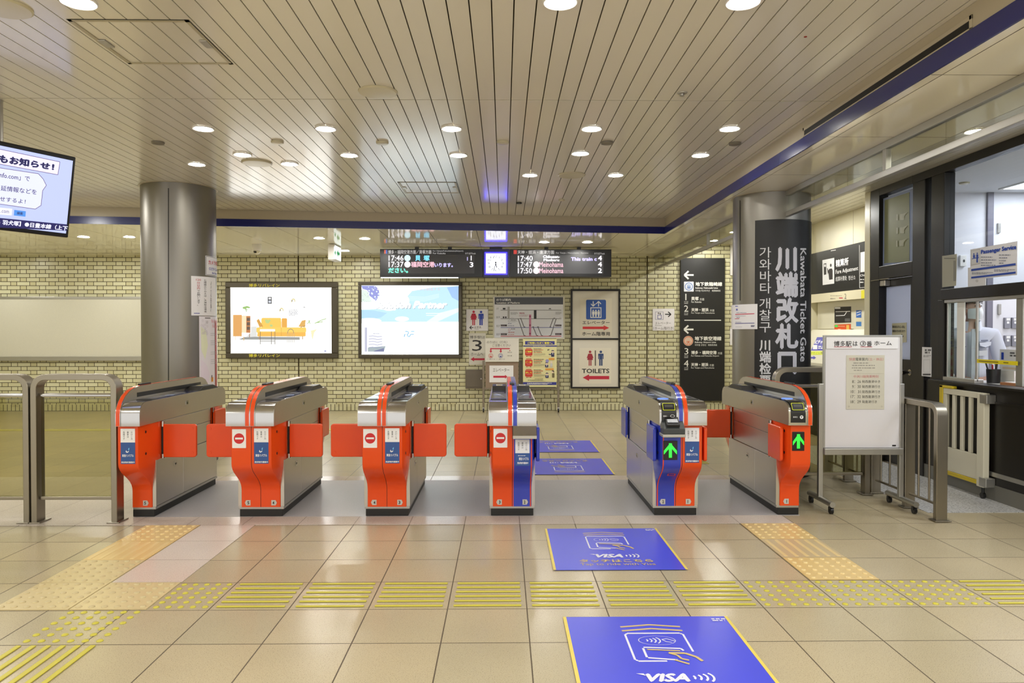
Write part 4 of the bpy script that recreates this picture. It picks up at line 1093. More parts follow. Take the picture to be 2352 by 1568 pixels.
for k, b_ in enumerate((1105, 1162, 1215, 1272, 1330)): d.line([(235, b_), (320, b_ - 8), (410, b_ + 10), (510, b_ - (k - 1) * 6)], 9, glow((150, 152, 190), .9))
d.marks(325, 1040, 480, 1065, 1, glow((190, 192, 205), .95), .5); d.poly([(340, 1400), (540, 1340), (540, 1415), (340, 1415)], glow((130, 136, 176), .85))
for b0, a0, a1 in ((1268, 795, 1230), (1328, 990, 1330), (1368, 795, 1335), (1405, 795, 1210)): d.marks(a0, b0, a1, b0 + 20, 1, glow((214, 214, 214), 1.0), .5, b0)
d.build('picture', sc)

# left glass notice case
t = thing('notice_board', (-7.5, YW, 1.5), 'empty pale notice board in an aluminium frame at the left edge', 'notice board')
o = (-70, 681, 337, 828); i = (-64, 687, 331, 822)
part('frame', t, lambda q: ringbox(q, o, i, YW - .06, YW - .0005, M_ALU), bevel=.004)
part('back_board', t, lambda q: rectbox(q, *i, YW - .055, YW - .001, mat('grey pinboard', (206, 203, 186), .7, noise=.08, nscale=120)))
part('bottom_rail', t, lambda q: rectbox(q, -70, 819, 337, 828, YW - .075, YW - .06, M_ALU))

# small plates
def plate(px, label, cat, m, name='sign_plate', yf=YW - .02, yb=YW - .0005, **k):
    return board(name, px, label, cat, m, yf, yb, **k)
z = (1040, 640, 4.9); KB = ink((30, 30, 32)); KR = ink((196, 36, 66)); KBL = ink((40, 70, 186)); KW = ink((240, 240, 240)); KRR = ink((200, 40, 50))
t, m = plate(zr(z, 150, 340, 400, 588), 'square white toilet sign with red and blue figures beside the right lightbox', 'sign', mat('sign white', (236, 234, 240), .3), bevel=.01)
d = Decal(m, z); d.man(235, 358, 165, KR, True); d.man(318, 360, 163, KBL); d.line([(232, 549), (190, 549)], 8, KB); d.line([(212, 530), (190, 549), (212, 568)], 8, KB); d.text('お手洗', (244, 534, 320, 558), KB); d.text('Toilets', (244, 561, 290, 570), KB); d.build('print', t)
t, m = plate(zr(z, 182, 612, 372, 968), 'grey-white paper with a large figure 3 and red left arrow', 'notice', mat('worn white card', (222, 219, 210), .5), yf=YW - .008, bevel=0)
d = Decal(m, z); d.text('博多駅は', (190, 640, 362, 675), ink((70, 68, 66))); d.text('3', (218, 688, 328, 812), ink((44, 42, 42))); d.text('ホームへ', (204, 830, 342, 865), ink((54, 50, 50))); d.arrow(358, 200, 905, 50, KR, .25, .44); d.build('print', t)
z2 = (1120, 670, 12.38)
t, m = plate(zr(z2, 150, 112, 2195, 1352), 'wide platform location chart with black header', 'sign', mat('cream sign frame', (212, 208, 190), .4), 'platform_chart', yf=YW - .035)
d = Decal(m, z2); d.rect(190, 148, 2148, 1305, ink((232, 234, 244), .35)); d.up(); d.rect(200, 152, 2145, 358, ink((54, 54, 58), .3)); d.up()
d.text('のりば案内', (250, 190, 658, 262), KW, .02); d.text('Location of Platform', (258, 285, 915, 338), KW, .02)
K6 = ink((132, 134, 142)); K3 = ink((48, 48, 52)); KV = ink((122, 128, 186)); KPK = ink((214, 140, 176)); K8 = ink((108, 108, 116)); KRD = ink((206, 104, 112))
for b0 in (512, 757): d.rect(370, b0, 2095, b0 + 16, K6)
d.rect(370, 1005, 2095, 1024, KV); d.rect(370, 1250, 2095, 1272, KRD)
for s_, b0 in (('1F', 450), ('B1F', 695), ('B2F', 942), ('B3F', 1180)): d.text(s_, (255, b0, 345 if len(s_) > 2 else 312, b0 + 55), K6)
for pts in ([(868, 765), (1035, 1245)], [(945, 765), (1035, 1000)], [(1295, 1000), (1395, 1245)], [(1430, 1000), (1532, 1245)], [(1865, 765), (1778, 1000)], [(1950, 765), (1795, 1245)]): d.line(pts, 22, K8)
for a, b_ in ((1030, 1235), (1390, 1235), (1525, 1235), (1745, 1235), (1025, 990), (1270, 985), (1408, 985), (1760, 990), (915, 748), (1870, 742)): d.rect(a, b_, a + 48, b_ + 18, K8)
d.rect(568, 425, 625, 765, ink((178, 178, 182))); d.up(); d.rect(1178, 645, 1238, 1250, KPK); d.rect(1315, 520, 1388, 765, K3); d.up()
for b0 in (675, 925, 1165): d.rect(1186, b0, 1226, b0 + 46, ink((150, 60, 96)))
for a, b0 in ((432, 455), (432, 700)): d.marks(a, b0, 556, b0 + 50, 1, K3, .9, b0)
for a, b0 in ((372, 930), (372, 1180), (1920, 930), (1920, 1175)): d.rect(a, b0, a + 178, b0 + 50, ink((70, 62, 70))); d.up(); d.marks(a + 10, b0 + 12, a + 170, b0 + 40, 1, ink((150, 140, 148)), .7, b0 + a)
d.ring(615, 830, 34, 6, K6); d.ring(615, 1078, 34, 6, KRD); d.marks(668, 790, 835, 818, 1, K6, .8, 1); d.marks(670, 830, 860, 862, 2, ink((170, 172, 180)), .5, 2); d.marks(580, 885, 700, 920, 1, ink((150, 154, 186)), .6, 3); d.marks(580, 945, 785, 980, 1, ink((150, 154, 186)), .6, 4)
d.marks(668, 1040, 845, 1070, 1, K6, .8, 5); d.marks(585, 1130, 850, 1170, 1, ink((206, 150, 156)), .6, 6); d.marks(585, 1195, 790, 1230, 1, ink((206, 150, 156)), .6, 7); d.text('現在地', (900, 585, 1048, 630), ink((200, 130, 150)), .02); d.marks(895, 645, 1160, 705, 2, ink((206, 180, 190)), .5, 8); d.marks(660, 575, 860, 655, 3, ink((170, 172, 176)), .5, 9); d.marks(1935, 570, 2095, 645, 3, ink((170, 172, 176)), .5, 10)
d.ring(1772, 500, 32, 16, K3, 38, 180, 360, 12); d.ring(700, 752, 36, 6, K6, 26, 180, 360, 10); d.rect(2040, 725, 2090, 730, K6); d.rect(2040, 725, 2045, 758, K6); d.rect(2085, 725, 2090, 758, K6); d.build('print', t)
# framed pair of way signs
t = thing('framed_sign', (1.6, YW, 1.4), 'tall brown frame holding the elevator and toilets way signs', 'sign')
o1 = zr(z, 1328, 115, 1882, 1235)
part('frame', t, lambda q: (ringbox(q, o1, zr(z, 1348, 138, 1864, 1216), YW - .05, YW - .0005, M_DARK), rectbox(q, *zr(z, 1348, 668, 1864, 686), YW - .05, YW - .001, M_DARK)), bevel=.004)
up = part('upper_panel', t, lambda q: rectbox(q, *zr(z, 1348, 138, 1864, 668), YW - .03, YW - .001, mat('cream acrylic', (224, 219, 206), .25)))
lo = part('lower_panel', t, lambda q: rectbox(q, *zr(z, 1348, 686, 1864, 1216), YW - .03, YW - .001, mat('cream acrylic', (224, 219, 206), .25)))
m = m_y(YW - .03); d = Decal(m, z); d.rect(1430, 220, 1790, 655, ink((230, 224, 208))); d.up(); d.rrect(1500, 236, 1724, 458, 16, ink((50, 92, 178))); d.up()
d.line([(1580, 252), (1580, 306)], 10, KW); d.line([(1555, 282), (1580, 310), (1604, 282)], 10, KW); d.line([(1640, 312), (1640, 256)], 10, KW); d.line([(1612, 284), (1640, 254), (1668, 284)], 10, KW)
d.frame(1548, 322, 1672, 440, 9, KW)
for a in (1580, 1610, 1642): d.circ(a, 356, 8, KW); d.rect(a - 13, 366, a + 13, 402, KW); d.rect(a - 8, 402, a + 8, 428, KW)
d.text('エレベーター', (1458, 472, 1765, 512), KB, .01); d.arrow(1462, 1760, 552, 56, ink((222, 60, 66)), .21, .5); d.text('ホーム階専用', (1455, 596, 1768, 642), KB, .01); d.build('print', up)
d = Decal(m, z); d.rect(1425, 778, 1785, 1180, ink((228, 222, 206))); d.up(); d.man(1545, 808, 170, ink((160, 44, 58)), True); d.man(1666, 808, 170, ink((52, 74, 124))); d.rect(1598, 806, 1611, 978, ink((96, 86, 76))); d.text('TOILETS', (1452, 1012, 1762, 1062), KB, .02); d.arrow(1760, 1462, 1112, 74, ink((196, 40, 66)), .24, .5); d.build('print', lo)
# wall hatch and small wall plates
t, m = plate(zr(z, 142, 1022, 345, 1236), 'small grey metal wall hatch behind the wheeled board', 'wall hatch', mat('grey hatch', (112, 104, 92), .4, .3), 'wall_hatch', yf=YW - .04)
part('door', t, lambda q: rectbox(q, *zr(z, 158, 1042, 338, 1218), YW - .048, YW - .039, mat('grey hatch', (112, 104, 92), .4, .3)), bevel=.003); part('knob', t, lambda q: q.cyl(at_y(1105, 869.5, YW - .048), at_y(1105, 869.5, YW - .048) + Vector((0, -.012, 0)), .012, M_CHROME, 12))
z3 = (1460, 540, 4.355)
t, m = plate(zr(z3, 170, 735, 388, 955), 'small white elevator sign with black right arrow near the black wall sign', 'sign', mat('sign white', (236, 234, 240), .3), bevel=.008)
d = Decal(m, z3); d.frame(196, 765, 278, 845, 3, ink((110, 112, 150))); d.frame(218, 796, 258, 838, 5, ink((80, 86, 150))); d.line([(228, 792), (228, 775)], 4, KB); d.line([(221, 783), (228, 773), (235, 783)], 4, KB); d.line([(246, 773), (246, 790)], 4, KB); d.line([(239, 782), (246, 792), (253, 782)], 4, KB)
d.line([(294, 791), (352, 791)], 10, KB); d.line([(325, 766), (353, 791), (325, 816)], 10, KB); d.text('エレベーター', (196, 866, 352, 890), ink((70, 66, 70))); d.text('Elevator', (196, 896, 262, 907), ink((100, 96, 100))); d.text('（ホーム階行き）', (176, 914, 384, 946), ink((96, 90, 92))); d.build('print', t)
plate((1679, 548, 1688, 632), 'narrow white panel on the back wall left of the black-signed column', 'wall panel', M_WHITE, 'wall_panel', yf=YW - .05)
plate((1677, 754, 1692, 792), 'small white card half hidden behind the black-signed column', 'notice', M_PAPER, 'wall_card', yf=YW - .008, bevel=0)

# tall black direction sign
za = (1555, 590, 9.225); zb = (1555, 730, 8.25)
t, m = plate((1563.5, 593, 1664, 921), 'tall black direction sign with white arrows and platform numbers 1 to 4', 'sign', mat('black sign panel', (22, 22, 22), .4), 'direction_sign', yf=YW - .05)
KW2 = ink((232, 232, 228)); d = Decal(m, za)
def larrow(d, a0, a1, b, h, w_): d.line([(a1, b), (a0 + w_ * .6, b)], w_, KW2); d.line([(a0 + h * .6, b - h / 2), (a0 + w_ * .3, b), (a0 + h * .6, b + h / 2)], w_, KW2)
larrow(d, 145, 352, 382, 165, 36); d.rrect(147, 522, 354, 732, 12, ink((226, 230, 240))); d.up(); KH = ink((80, 120, 190)); d.ring(250, 627, 85, 14, KH); d.rrect(212, 578, 290, 680, 14, ink((176, 192, 222))); d.up(); d.rect(214, 630, 288, 668, KH); d.circ(232, 652, 9, KW2, None, 10); d.circ(270, 652, 9, KW2, None, 10)
d.text('地下鉄箱崎線', (388, 530, 958, 618), KW2, .03); d.text('Subway Hakozaki Line', (386, 636, 865, 684), KW2, .02); d.text('지하철 하코자키선', (388, 696, 690, 734), KW2); d.text('地铁箱崎线', (738, 696, 918, 734), KW2)
d.text('1', (158, 780, 215, 915), KW2); d.text('貝塚', (300, 842, 458, 922), KW2, .03); d.text('方面', (480, 870, 575, 922), KW2); d.text('For Kaizuka', (302, 934, 518, 970), KW2, .01)
d.text('2', (150, 1025, 238, 1158), KW2); d.text('天神・姪浜', (302, 1080, 668, 1158), KW2, .03); d.text('方面', (694, 1108, 790, 1158), KW2); d.text('For Tenjin and Meinohama', (302, 1172, 796, 1208), KW2, .01)
for b0 in (932, 1172): d.text('のりば', (150, b0, 236, b0 + 34), KW2); d.rect(150, b0 + 46, 232, b0 + 55, KW2)
d.rect(155, 1330, 932, 1350, KW2); d.build('print', t)
d = Decal(m, zb); larrow(d, 125, 312, 217, 148, 32); KO = ink((206, 96, 44)); d.circ(213, 434, 94, ink((222, 190, 170))); d.up(); d.ring(213, 434, 84, 10, KO); d.rrect(176, 378, 250, 486, 14, ink((214, 190, 170))); d.up(); d.rect(180, 440, 246, 474, KO); d.circ(194, 458, 8, KW2, None, 10); d.circ(232, 458, 8, KW2, None, 10); d.line([(188, 500), (200, 480)], 8, KO); d.line([(238, 500), (226, 480)], 8, KO)
d.text('地下鉄空港線', (334, 348, 842, 428), KW2, .03); d.text('Subway Airport Line', (334, 444, 738, 482), KW2, .02); d.text('지하철 공항선', (336, 494, 550, 530), KW2); d.text('地铁机场线', (585, 494, 758, 530), KW2)
d.text('3', (140, 570, 215, 692), KW2); d.text('博多・福岡空港', (268, 620, 750, 690), KW2, .03); d.text('方面', (772, 646, 855, 690), KW2); d.text('For Hakata and Fukuoka Airport', (266, 704, 795, 738), KW2, .01)
d.text('4', (130, 800, 218, 924), KW2); d.text('天神・姪浜', (266, 850, 594, 918), KW2, .03); d.text('方面', (614, 872, 698, 918), KW2); d.text('For Tenjin and Meinohama', (266, 932, 704, 965), KW2, .01)
for b0 in (704, 932): d.text('のりば', (136, b0, 212, b0 + 30), KW2); d.rect(136, b0 + 42, 208, b0 + 50, KW2)
d.build('print', t)

# wheeled board frame with its panels in front of the wall
YS = 12.5
t = thing('wheeled_board', (.25, YS, 0), 'grey wheeled display frame standing before the wall behind the lane 3 gate', 'display stand')
M_STAND = mat('grey painted steel', (134, 124, 108), .4, .4)
for px in (1110.5, 1282.5):
    xx = at_y(px, 900, YS).x
    part('upright', t, lambda q: q.box(xx - .018, xx + .018, YS - .018, YS + .018, .09, at_y(px, 828, YS).z, M_STAND), bevel=.003)
    part('caster', t, lambda q: (q.cyl((xx - .012, YS, .038), (xx + .012, YS, .038), .037, M_BLACK, 16), q.box(xx - .02, xx + .02, YS - .02, YS + .02, .04, .09, M_CHROME)), smooth=30)
part('cross_bar', t, lambda q: rectbox(q, 1108, 889, 1285, 894, YS - .015, YS + .015, M_STAND))
part('perforated_strip', t, lambda q: rectbox(q, 1192, 828, 1201, 889, YS - .012, YS + .012, mat('dark grey steel', (86, 80, 70), .5, .4)))
bp = part('brown_board', t, lambda q: rectbox(q, *zr(z, 368, 936, 738, 1228), YS - .016, YS + .01, mat('brown pinboard', (146, 126, 108), .6)))
t, m = plate(zr(z, 412, 976, 682, 1165), 'white elevator paper with red right arrow pinned on the brown board', 'notice', M_PAPER, 'pinned_paper', yf=YS - .02, yb=YS - .0165, bevel=0)
d = Decal(m, z); d.text('エレベーター', (452, 1004, 636, 1046), KB); d.arrow(456, 615, 1102, 44, KR, .17, .5); d.build('print', t)
t, m = plate(zr(z, 366, 668, 744, 934), 'white destination panel with red forked arrow and two round train marks', 'sign', mat('worn white card', (222, 219, 210), .5), 'destination_panel', yf=YS - .045, yb=YS - .019)
d = Decal(m, z); KT = ink((84, 80, 78)); d.text('のりばに（行先）', (384, 698, 612, 728), KT); d.text('ご注意ください', (446, 734, 652, 764), KT); d.rect(424, 780, 642, 792, KR)
for a in (428, 540): d.rect(a - 7, 780, a + 7, 815, KR); d.poly([(a - 16, 812), (a, 834), (a + 16, 812)], KR)
d.ring(428, 866, 26, 4, ink((190, 70, 60))); d.ring(538, 866, 26, 4, ink((66, 76, 150))); d.rrect(417, 852, 439, 882, 5, ink((190, 70, 60))); d.rrect(527, 852, 549, 882, 5, ink((66, 76, 150))); d.up(); d.rect(421, 856, 435, 868, KW); d.rect(531, 856, 545, 868, KW)
d.text('3・4番のりば', (384, 898, 476, 910), KT); d.text('1・2番のりば', (494, 898, 586, 910), KT); d.text('現在地', (616, 822, 666, 834), KT); d.text('改札機', (616, 860, 666, 872), KT); d.poly([(632, 812), (640, 802), (650, 812)], KR); d.build('print', t)
zn = (1195, 770, 12.55)
t, m = plate(zr(zn, 78, 85, 1050, 1500), 'pale yellow notice with navy bands and three red blocks on the wheeled frame', 'notice', mat('pale yellow card', (226, 220, 166), .4), 'yellow_notice', yf=YS - .045, yb=YS - .019)
d = Decal(m, zn); NV = ink((52, 54, 142)); YE = ink((236, 226, 84)); d.rect(90, 88, 1040, 100, ink((60, 58, 40))); d.rect(140, 165, 990, 265, NV); d.rect(85, 290, 1050, 325, NV); d.rect(78, 1345, 1042, 1428, NV); d.rect(235, 1485, 1030, 1502, ink((44, 50, 34))); d.up()
d.text('ご利用いただく皆様へ。', (205, 188, 930, 250), YE, .04); d.text('Important notice to all passengers', (368, 300, 738, 318), KW, .01); d.marks(200, 1362, 905, 1412, 2, KW, .6, 5)
for k, (b0, s1) in enumerate(((365, 'ご理解'), (668, 'ご一報'), (970, '押して'))):
    RD = ink((206, 48, 36)); d.rect(165, b0, 320, b0 + 20, RD); d.rrect(140, b0 + 35, 350, b0 + 210, 18, RD); d.poly([(160, b0 + 215), (330, b0 + 215), (310, b0 + 232), (180, b0 + 232)], ink((226, 120, 100))); d.rect(175, b0 + 232, 205, b0 + 246, ink((96, 40, 34))); d.rect(285, b0 + 232, 315, b0 + 246, ink((96, 40, 34))); d.up()
    d.text(s1, (156, b0 + 75, 330, b0 + 130), YE, .03); d.text('ください。', (176, b0 + 142, 312, b0 + 168), KW)
    d.marks(388, b0 + 10, 730, b0 + 34, 1, ink((90, 80, 66)), .7, k); d.marks(388, b0 + 42, 745, b0 + 66, 1, ink((196, 70, 54)), .7, k + 9); d.marks(388, b0 + 78, 690, b0 + 102, 1, ink((96, 86, 70)), .7, k + 17); d.marks(388, b0 + 112, 690, b0 + 138, 1, ink((190, 80, 60)), .7, k + 25); d.marks(388, b0 + 150, 720, b0 + 225, 4, ink((178, 172, 140)), .5, k + 33)
    d.rect(140, b0 + 246, 990, b0 + 250, ink((190, 160, 120)))
    c = (935, 760, 770)[k]; hb = b0 + (60, 105, 105)[k]
    d.rrect(c - 45, hb + 70, c + 45, hb + 190 - 40 * (k > 0), 18, ink((50, 52, 96))); d.circ(c, hb + 40, 36, ink((236, 214, 190))); d.up(); d.ring(c, hb + 32, 40, 26, ink((52, 54, 92)), 34, 180, 360, 14); d.rect(c - 8, hb + 72, c + 8, hb + 120, KW)
d.rect(820, 650, 985, 708, ink((228, 160, 70))); d.rect(722, 950, 962, 1000, ink((228, 160, 70))); d.circ(775, 735, 48, ink((150, 146, 200))); d.rrect(915, 1085, 985, 1215, 20, ink((110, 100, 70))); d.circ(930, 1055, 34, ink((236, 214, 190))); d.ring(940, 1045, 36, 24, ink((50, 36, 30)), None, 200, 400, 12); d.rrect(860, 800, 930, 910, 20, ink((206, 206, 200))); d.circ(895, 770, 34, ink((230, 214, 194))); d.poly([(780, 410), (835, 395), (838, 420), (785, 438)], ink((80, 78, 74))); d.line([(820, 540), (865, 555), (900, 535)], 24, ink((50, 52, 96)))
d.marks(415, 1240, 715, 1262, 1, ink((120, 112, 84)), .6, 4); d.marks(215, 1275, 885, 1298, 1, ink((90, 84, 60)), .6, 6); d.marks(290, 1306, 830, 1326, 1, ink((160, 152, 120)), .5, 7)
d.build('print', t)

# ================================================================== hanging departure boards, clock, exit sign, camera
YD = 11.4; zd = (850, 540, 4.055)
def LED(c, s=1.25): return glow(c, s)
M_LED = mat('dark led field', (62, 62, 66), .35); M_BOX = mat('black board housing', (20, 20, 22), .3)
LW, LP, LC, LA, LV = LED((255, 250, 255)), LED((255, 190, 205)), LED((120, 215, 255)), LED((120, 255, 215)), LED((196, 186, 255))
def dep(px, label, fill):
    c = at_y((px[0] + px[2]) / 2, px[1], YD)
    t = thing('departure_board', (c.x, YD, 2.7), label, 'departure board', 'hanging departure boards')
    part('housing', t, lambda q: rectbox(q, *px, YD, YD + .2, M_BOX), bevel=.006)
    for f_ in (.36, .68):
        xx = px[0] + (px[2] - px[0]) * f_; p = at_y(xx, px[1], YD + .1)
        part('hanger', t, lambda q: q.box(p.x - .03, p.x + .03, YD + .07, YD + .13, p.z - .02, ZS - .0006, M_BLACK))
    d = Decal(m_y(YD), zd); fill(d); d.build('led_text', t)
    return t
def f1(d):
    d.rect(165, 182, 972, 356, M_LED); d.up(); d.rect(132, 137, 147, 172, LED((226, 90, 40), .8)); d.rect(147, 137, 160, 172, LED((60, 110, 210), .8)); k = LED((220, 216, 214), .75)
    d.text('博多・福岡空港方面／貝塚方面', (168, 138, 572, 175), k, .01); d.text('For Hakata/Fukuokakuko(Airport)', (585, 140, 868, 156), k); d.text('For Kaizuka', (585, 160, 703, 176), k); d.text('のりば/Track', (886, 160, 984, 178), k)
    d.text('17:46', (173, 188, 312, 238), LW, .01); d.circ(348, 213, 29, LED((200, 240, 255))); d.text('貝', (420, 188, 470, 240), LC, .03); d.text('塚', (498, 188, 555, 240), LC, .03); d.text('1', (898, 202, 916, 238), LV, .05); d.text('1', (932, 190, 952, 236), LW, .02)
    d.text('17:37', (173, 246, 312, 297), LW, .01); d.circ(348, 272, 29, LED((255, 236, 240))); d.text('福岡空港', (380, 246, 600, 298), LP, .02); d.text('いります。', (600, 258, 772, 298), LV, .04); d.text('3', (928, 250, 962, 298), LW, .02); d.text('ださい。', (170, 303, 355, 352), LA, .04)
def f2(d):
    d.rect(1370, 185, 2172, 358, M_LED); d.up(); d.rect(1337, 138, 1367, 175, LED((220, 60, 50), .8)); k = LED((220, 216, 214), .75)
    d.text('天神・姪浜・唐津方面', (1373, 140, 1715, 176), k, .01); d.text('For Tenjin / Meinohama / Karatsu', (1732, 158, 2032, 176), k); d.text('のりば/Track', (2088, 160, 2186, 180), k)
    d.text('17:40', (1377, 190, 1515, 240), LW, .01); d.text('Chikuzen-', (1610, 186, 1768, 214), LW, .04); d.text('Maebaru', (1615, 218, 1762, 243), LW, .04); d.text('This train c', (1870, 204, 2112, 240), LV, .05); d.text('4', (2122, 190, 2160, 236), LW, .02)
    for b0, s_, n in ((248, '17:47', '4'), (306, '17:50', '2')):
        d.text(s_, (1377, b0, 1510, b0 + 50), LW, .01); d.circ(1548, b0 + 25, 29, LED((255, 236, 240))); d.text('Meinohama', (1576, b0 + 1, 1800, b0 + 48), LP, .01); d.text(n, (2122, b0, 2160, b0 + 46), LW, .02)
t = dep(zr(zd, 92, 128, 1050, 390), 'black hanging departure board left of the clock', f1)
part('strip_light', t, lambda q: rectbox(q, *zr(zd, 98, 391, 820, 398), YD + .01, YD + .06, glow((255, 255, 250), 1.6)))
dep(zr(zd, 1300, 130, 2248, 388), 'black hanging departure board right of the clock', f2)
t = thing('wall_clock', (0, YD, 2.6), 'square clock lit in blue between the two departure boards', 'clock')
part('housing', t, lambda q: rectbox(q, *zr(zd, 1053, 128, 1298, 392), YD + .005, YD + .18, mat('blue black housing', (36, 34, 72), .3)), bevel=.006)
p = at_y(1139, 570, YD + .1); part('hanger', t, lambda q: q.box(p.x - .1, p.x + .1, YD + .07, YD + .13, 2.66, ZS - .0006, M_BLACK))
part('glow_rim', t, lambda q: rectbox(q, *zr(zd, 1068, 158, 1276, 366), YD - .004, YD + .004, glow((26, 20, 255), 14.0)), bevel=.002)
fc = part('dial', t, lambda q: rectbox(q, *zr(zd, 1080, 170, 1264, 354), YD - .008, YD + .002, glow((240, 244, 255), 1.7)), bevel=.003)
d = Decal(m_y(YD - .008), zd); kk = mat('clock ink', (50, 50, 58), .5); kd = mat('clock hand', (40, 40, 50), .5)
for n in range(1, 13):
    a = math.radians(30 * n); x, y = 1170 + 66 * math.sin(a), 262 - 64 * math.cos(a); w_ = 9 if n < 10 else 14
    d.text(str(n), (x - w_, y - 10, x + w_, y + 10), kk); d.build('numeral', fc); d = Decal(m_y(YD - .008), zd)
d = Decal(m_y(YD - .009), zd); d.line([(1170, 262), (1179, 302)], 7, kd); d.line([(1174, 250), (1150, 334)], 5, kd); d.circ(1170, 254, 7, kd); d.build('hands', fc)

t = thing('exit_sign', (-2.6, 11.0, 2.5), 'small hanging white exit sign with green arrow seen edge-on', 'exit sign')
a, c = at_y(766, 563, 11.2), at_y(766, 598, 11.2)
bx = part('housing', t, lambda q: q.box(a.x - .05, a.x + .05, 11.05, 11.5, c.z, a.z - .0, M_WHITE), bevel=.006)
part('hanger', t, lambda q: q.box(a.x - .02, a.x + .02, 11.2, 11.3, a.z - .01, ZS - .0006, M_ALU))
d = Decal(m_rect((a.x + .05, 11.05, a.z), (0, .45, 0), (0, 0, c.z - a.z), (1, 0, 0))); d.rect(.03, .06, .97, .94, glow((240, 250, 244), 1.3)); d.up(); d.arrow(.75, .3, .5, .5, glow((30, 150, 90), .9), .5, .4); d.build('lit_face', bx)
d = Decal(m_y(11.05), None); d.rect(767, 566, 772.5, 595, glow((240, 250, 244), 1.2)); d.up(); d.poly([(768, 580), (771, 574), (771, 578), (772, 578), (772, 583), (771, 583), (771, 587)], glow((30, 150, 90), .9)); d.build('lit_end', bx)
p = at_z(590, 561, ZS)
t = thing('security_camera', (p.x, p.y, ZS), 'small white dome camera under the lowered ceiling left of the exit sign', 'security camera')
part('housing', t, lambda q: q.lathe(p.x, p.y, [(.068, ZS - .0006), (.07, ZS - .09), (.06, ZS - .1)], M_WHITE, 28), smooth=40)
part('dome', t, lambda q: q.lathe(p.x, p.y, [(.055, ZS - .1), (.05, ZS - .12), (.035, ZS - .14), (.012, ZS - .15)], M_IVORY, 24), smooth=60)
part('lens', t, lambda q: q.lathe(p.x - .012, p.y - .035, [(.026, ZS - .108), (.028, ZS - .12), (.018, ZS - .136)], M_BLACK, 16), smooth=40)

# ================================================================== papers and sign wrapped on the columns
def m_arc(cx, cy, r): return lambda a, b: (Vector((cx + r * math.sin(math.radians(a)), cy - r * math.cos(math.radians(a)), b)), Vector((math.sin(math.radians(a)), -math.cos(math.radians(a)), 0)))
def arcpanel(q, cx, cy, r0, r1, t0, t1, z0, z1, m, n=24):
    P = lambda r, t, z_: (cx + r * math.sin(math.radians(t)), cy - r * math.cos(math.radians(t)), z_)
    vs = []
    for i in range(n + 1):
        t = t0 + (t1 - t0) * i / n; vs += [P(r0, t, z0), P(r1, t, z0), P(r1, t, z1), P(r0, t, z1)]
    fs = [(4 * i + k, 4 * i + (k + 1) % 4, 4 * i + 4 + (k + 1) % 4, 4 * i + 4 + k) for i in range(n) for k in range(4)] + [(3, 2, 1, 0), (4 * n, 4 * n + 1, 4 * n + 2, 4 * n + 3)]
    q.add(vs, fs, m)
def wrapped(name, C, t0, t1, z0, z1, th, m, label, cat, fill, r_off=.0012, mp=None):
    q = MB(); arcpanel(q, C[0], C[1], C[2] + r_off, C[2] + r_off + th, t0, t1, z0, z1, m)
    o = q.build(name, None, 30); tag(o, label, cat)
    d = Decal(mp or m_arc(C[0], C[1], C[2] + r_off + th), sub=20 if mp else 5); fill(d); d.build('print', o); return o
KRd = ink((196, 50, 60)); KBm = ink((64, 70, 176)); KG = ink((96, 94, 98)); KPk = ink((226, 150, 160))
def pf1(d):
    d.frame(66.6, 1.992, 117.4, 2.193, .0, M_PAPER); d.rect(66.8, 2.19, 117.2, 2.186, KG, 8); d.rect(66.8, 1.995, 117.2, 1.999, KG, 8); d.rect(66.8, 1.999, 67.5, 2.186, KG)
    d.text('カメラ作動中', (72, 2.155, 114, 2.105), KRd, .02); d.text('CCTV Camera', (73, 2.075, 112, 2.048), KBm, .01); d.text('In Use', (82, 2.032, 100, 2.010), KBm, .01)
def pf2(d):
    d.vtext('120', (49.5, 1.945, 57, 1.925), KRd) if False else d.text('120', (48.5, 1.945, 57, 1.925), KRd)
    d.vtext('分以内', (50, 1.915, 55.5, 1.835), KRd); d.vtext('でお願いします。', (50, 1.828, 55.5, 1.665), ink((80, 80, 84)))
    d.vtext('七隈線のりかえは、天神駅出場後', (62.5, 1.945, 67.5, 1.595), ink((80, 80, 84))); d.vtext('【きっぷ・カードをご利用のお客様へ】', (76, 1.925, 80, 1.61), ink((80, 80, 84)))
    d.marks(45, 1.59, 56, 1.58, 1, KBm, .8)
def pf3(d):
    G = ink((226, 226, 206)); d.poly([(56, 1.45), (66, 1.40), (70, 1.25), (64, 1.1), (57, 1.2)], ink((232, 236, 206))); d.poly([(56, 1.1), (66, 1.05), (74, .95), (70, .84), (56, .84)], ink((232, 222, 236))); d.up()
    r = random.Random(4)
    for k in range(26): d.ring(r.uniform(57, 70), r.uniform(1.36, 1.52), 1.6, .4, ink((206, 200, 206)), .012, 0, 360, 8)
    d.marks(64, 1.545, 78, 1.53, 1, KG, .7); d.text('Welcome to', (78, 1.525, 106, 1.485), KPk); d.text('Fukuoka', (82, 1.47, 104, 1.435), KPk)
    for k, z_ in enumerate((1.38, 1.36, 1.30, 1.28, 1.26, 1.18, 1.16, 1.10, 1.08, 1.06)): d.marks(76, z_, 104, z_ - .012, 1, ink((190, 188, 194)), .5, k)
    d.rect(78, .93, 80, .87, ink((60, 50, 60))); d.rrect(77.5, .90, 83, .86, 1.5, ink((230, 160, 60)), .012); d.line([(90, .94), (94, .88), (98, .94)], 1.2, ink((176, 70, 60)))
wrapped('camera_notice', C1, 66, 118, 1.99, 2.195, .003, mat('white plastic plate', (230, 230, 234), .3), 'white camera warning plate at the top of the column notices', 'notice', pf1)
wrapped('transfer_notice', C1, 41, 96, 1.562, 1.972, .002, M_PAPER, 'white paper in a clear sleeve with vertical writing on the steel column', 'notice', pf2)
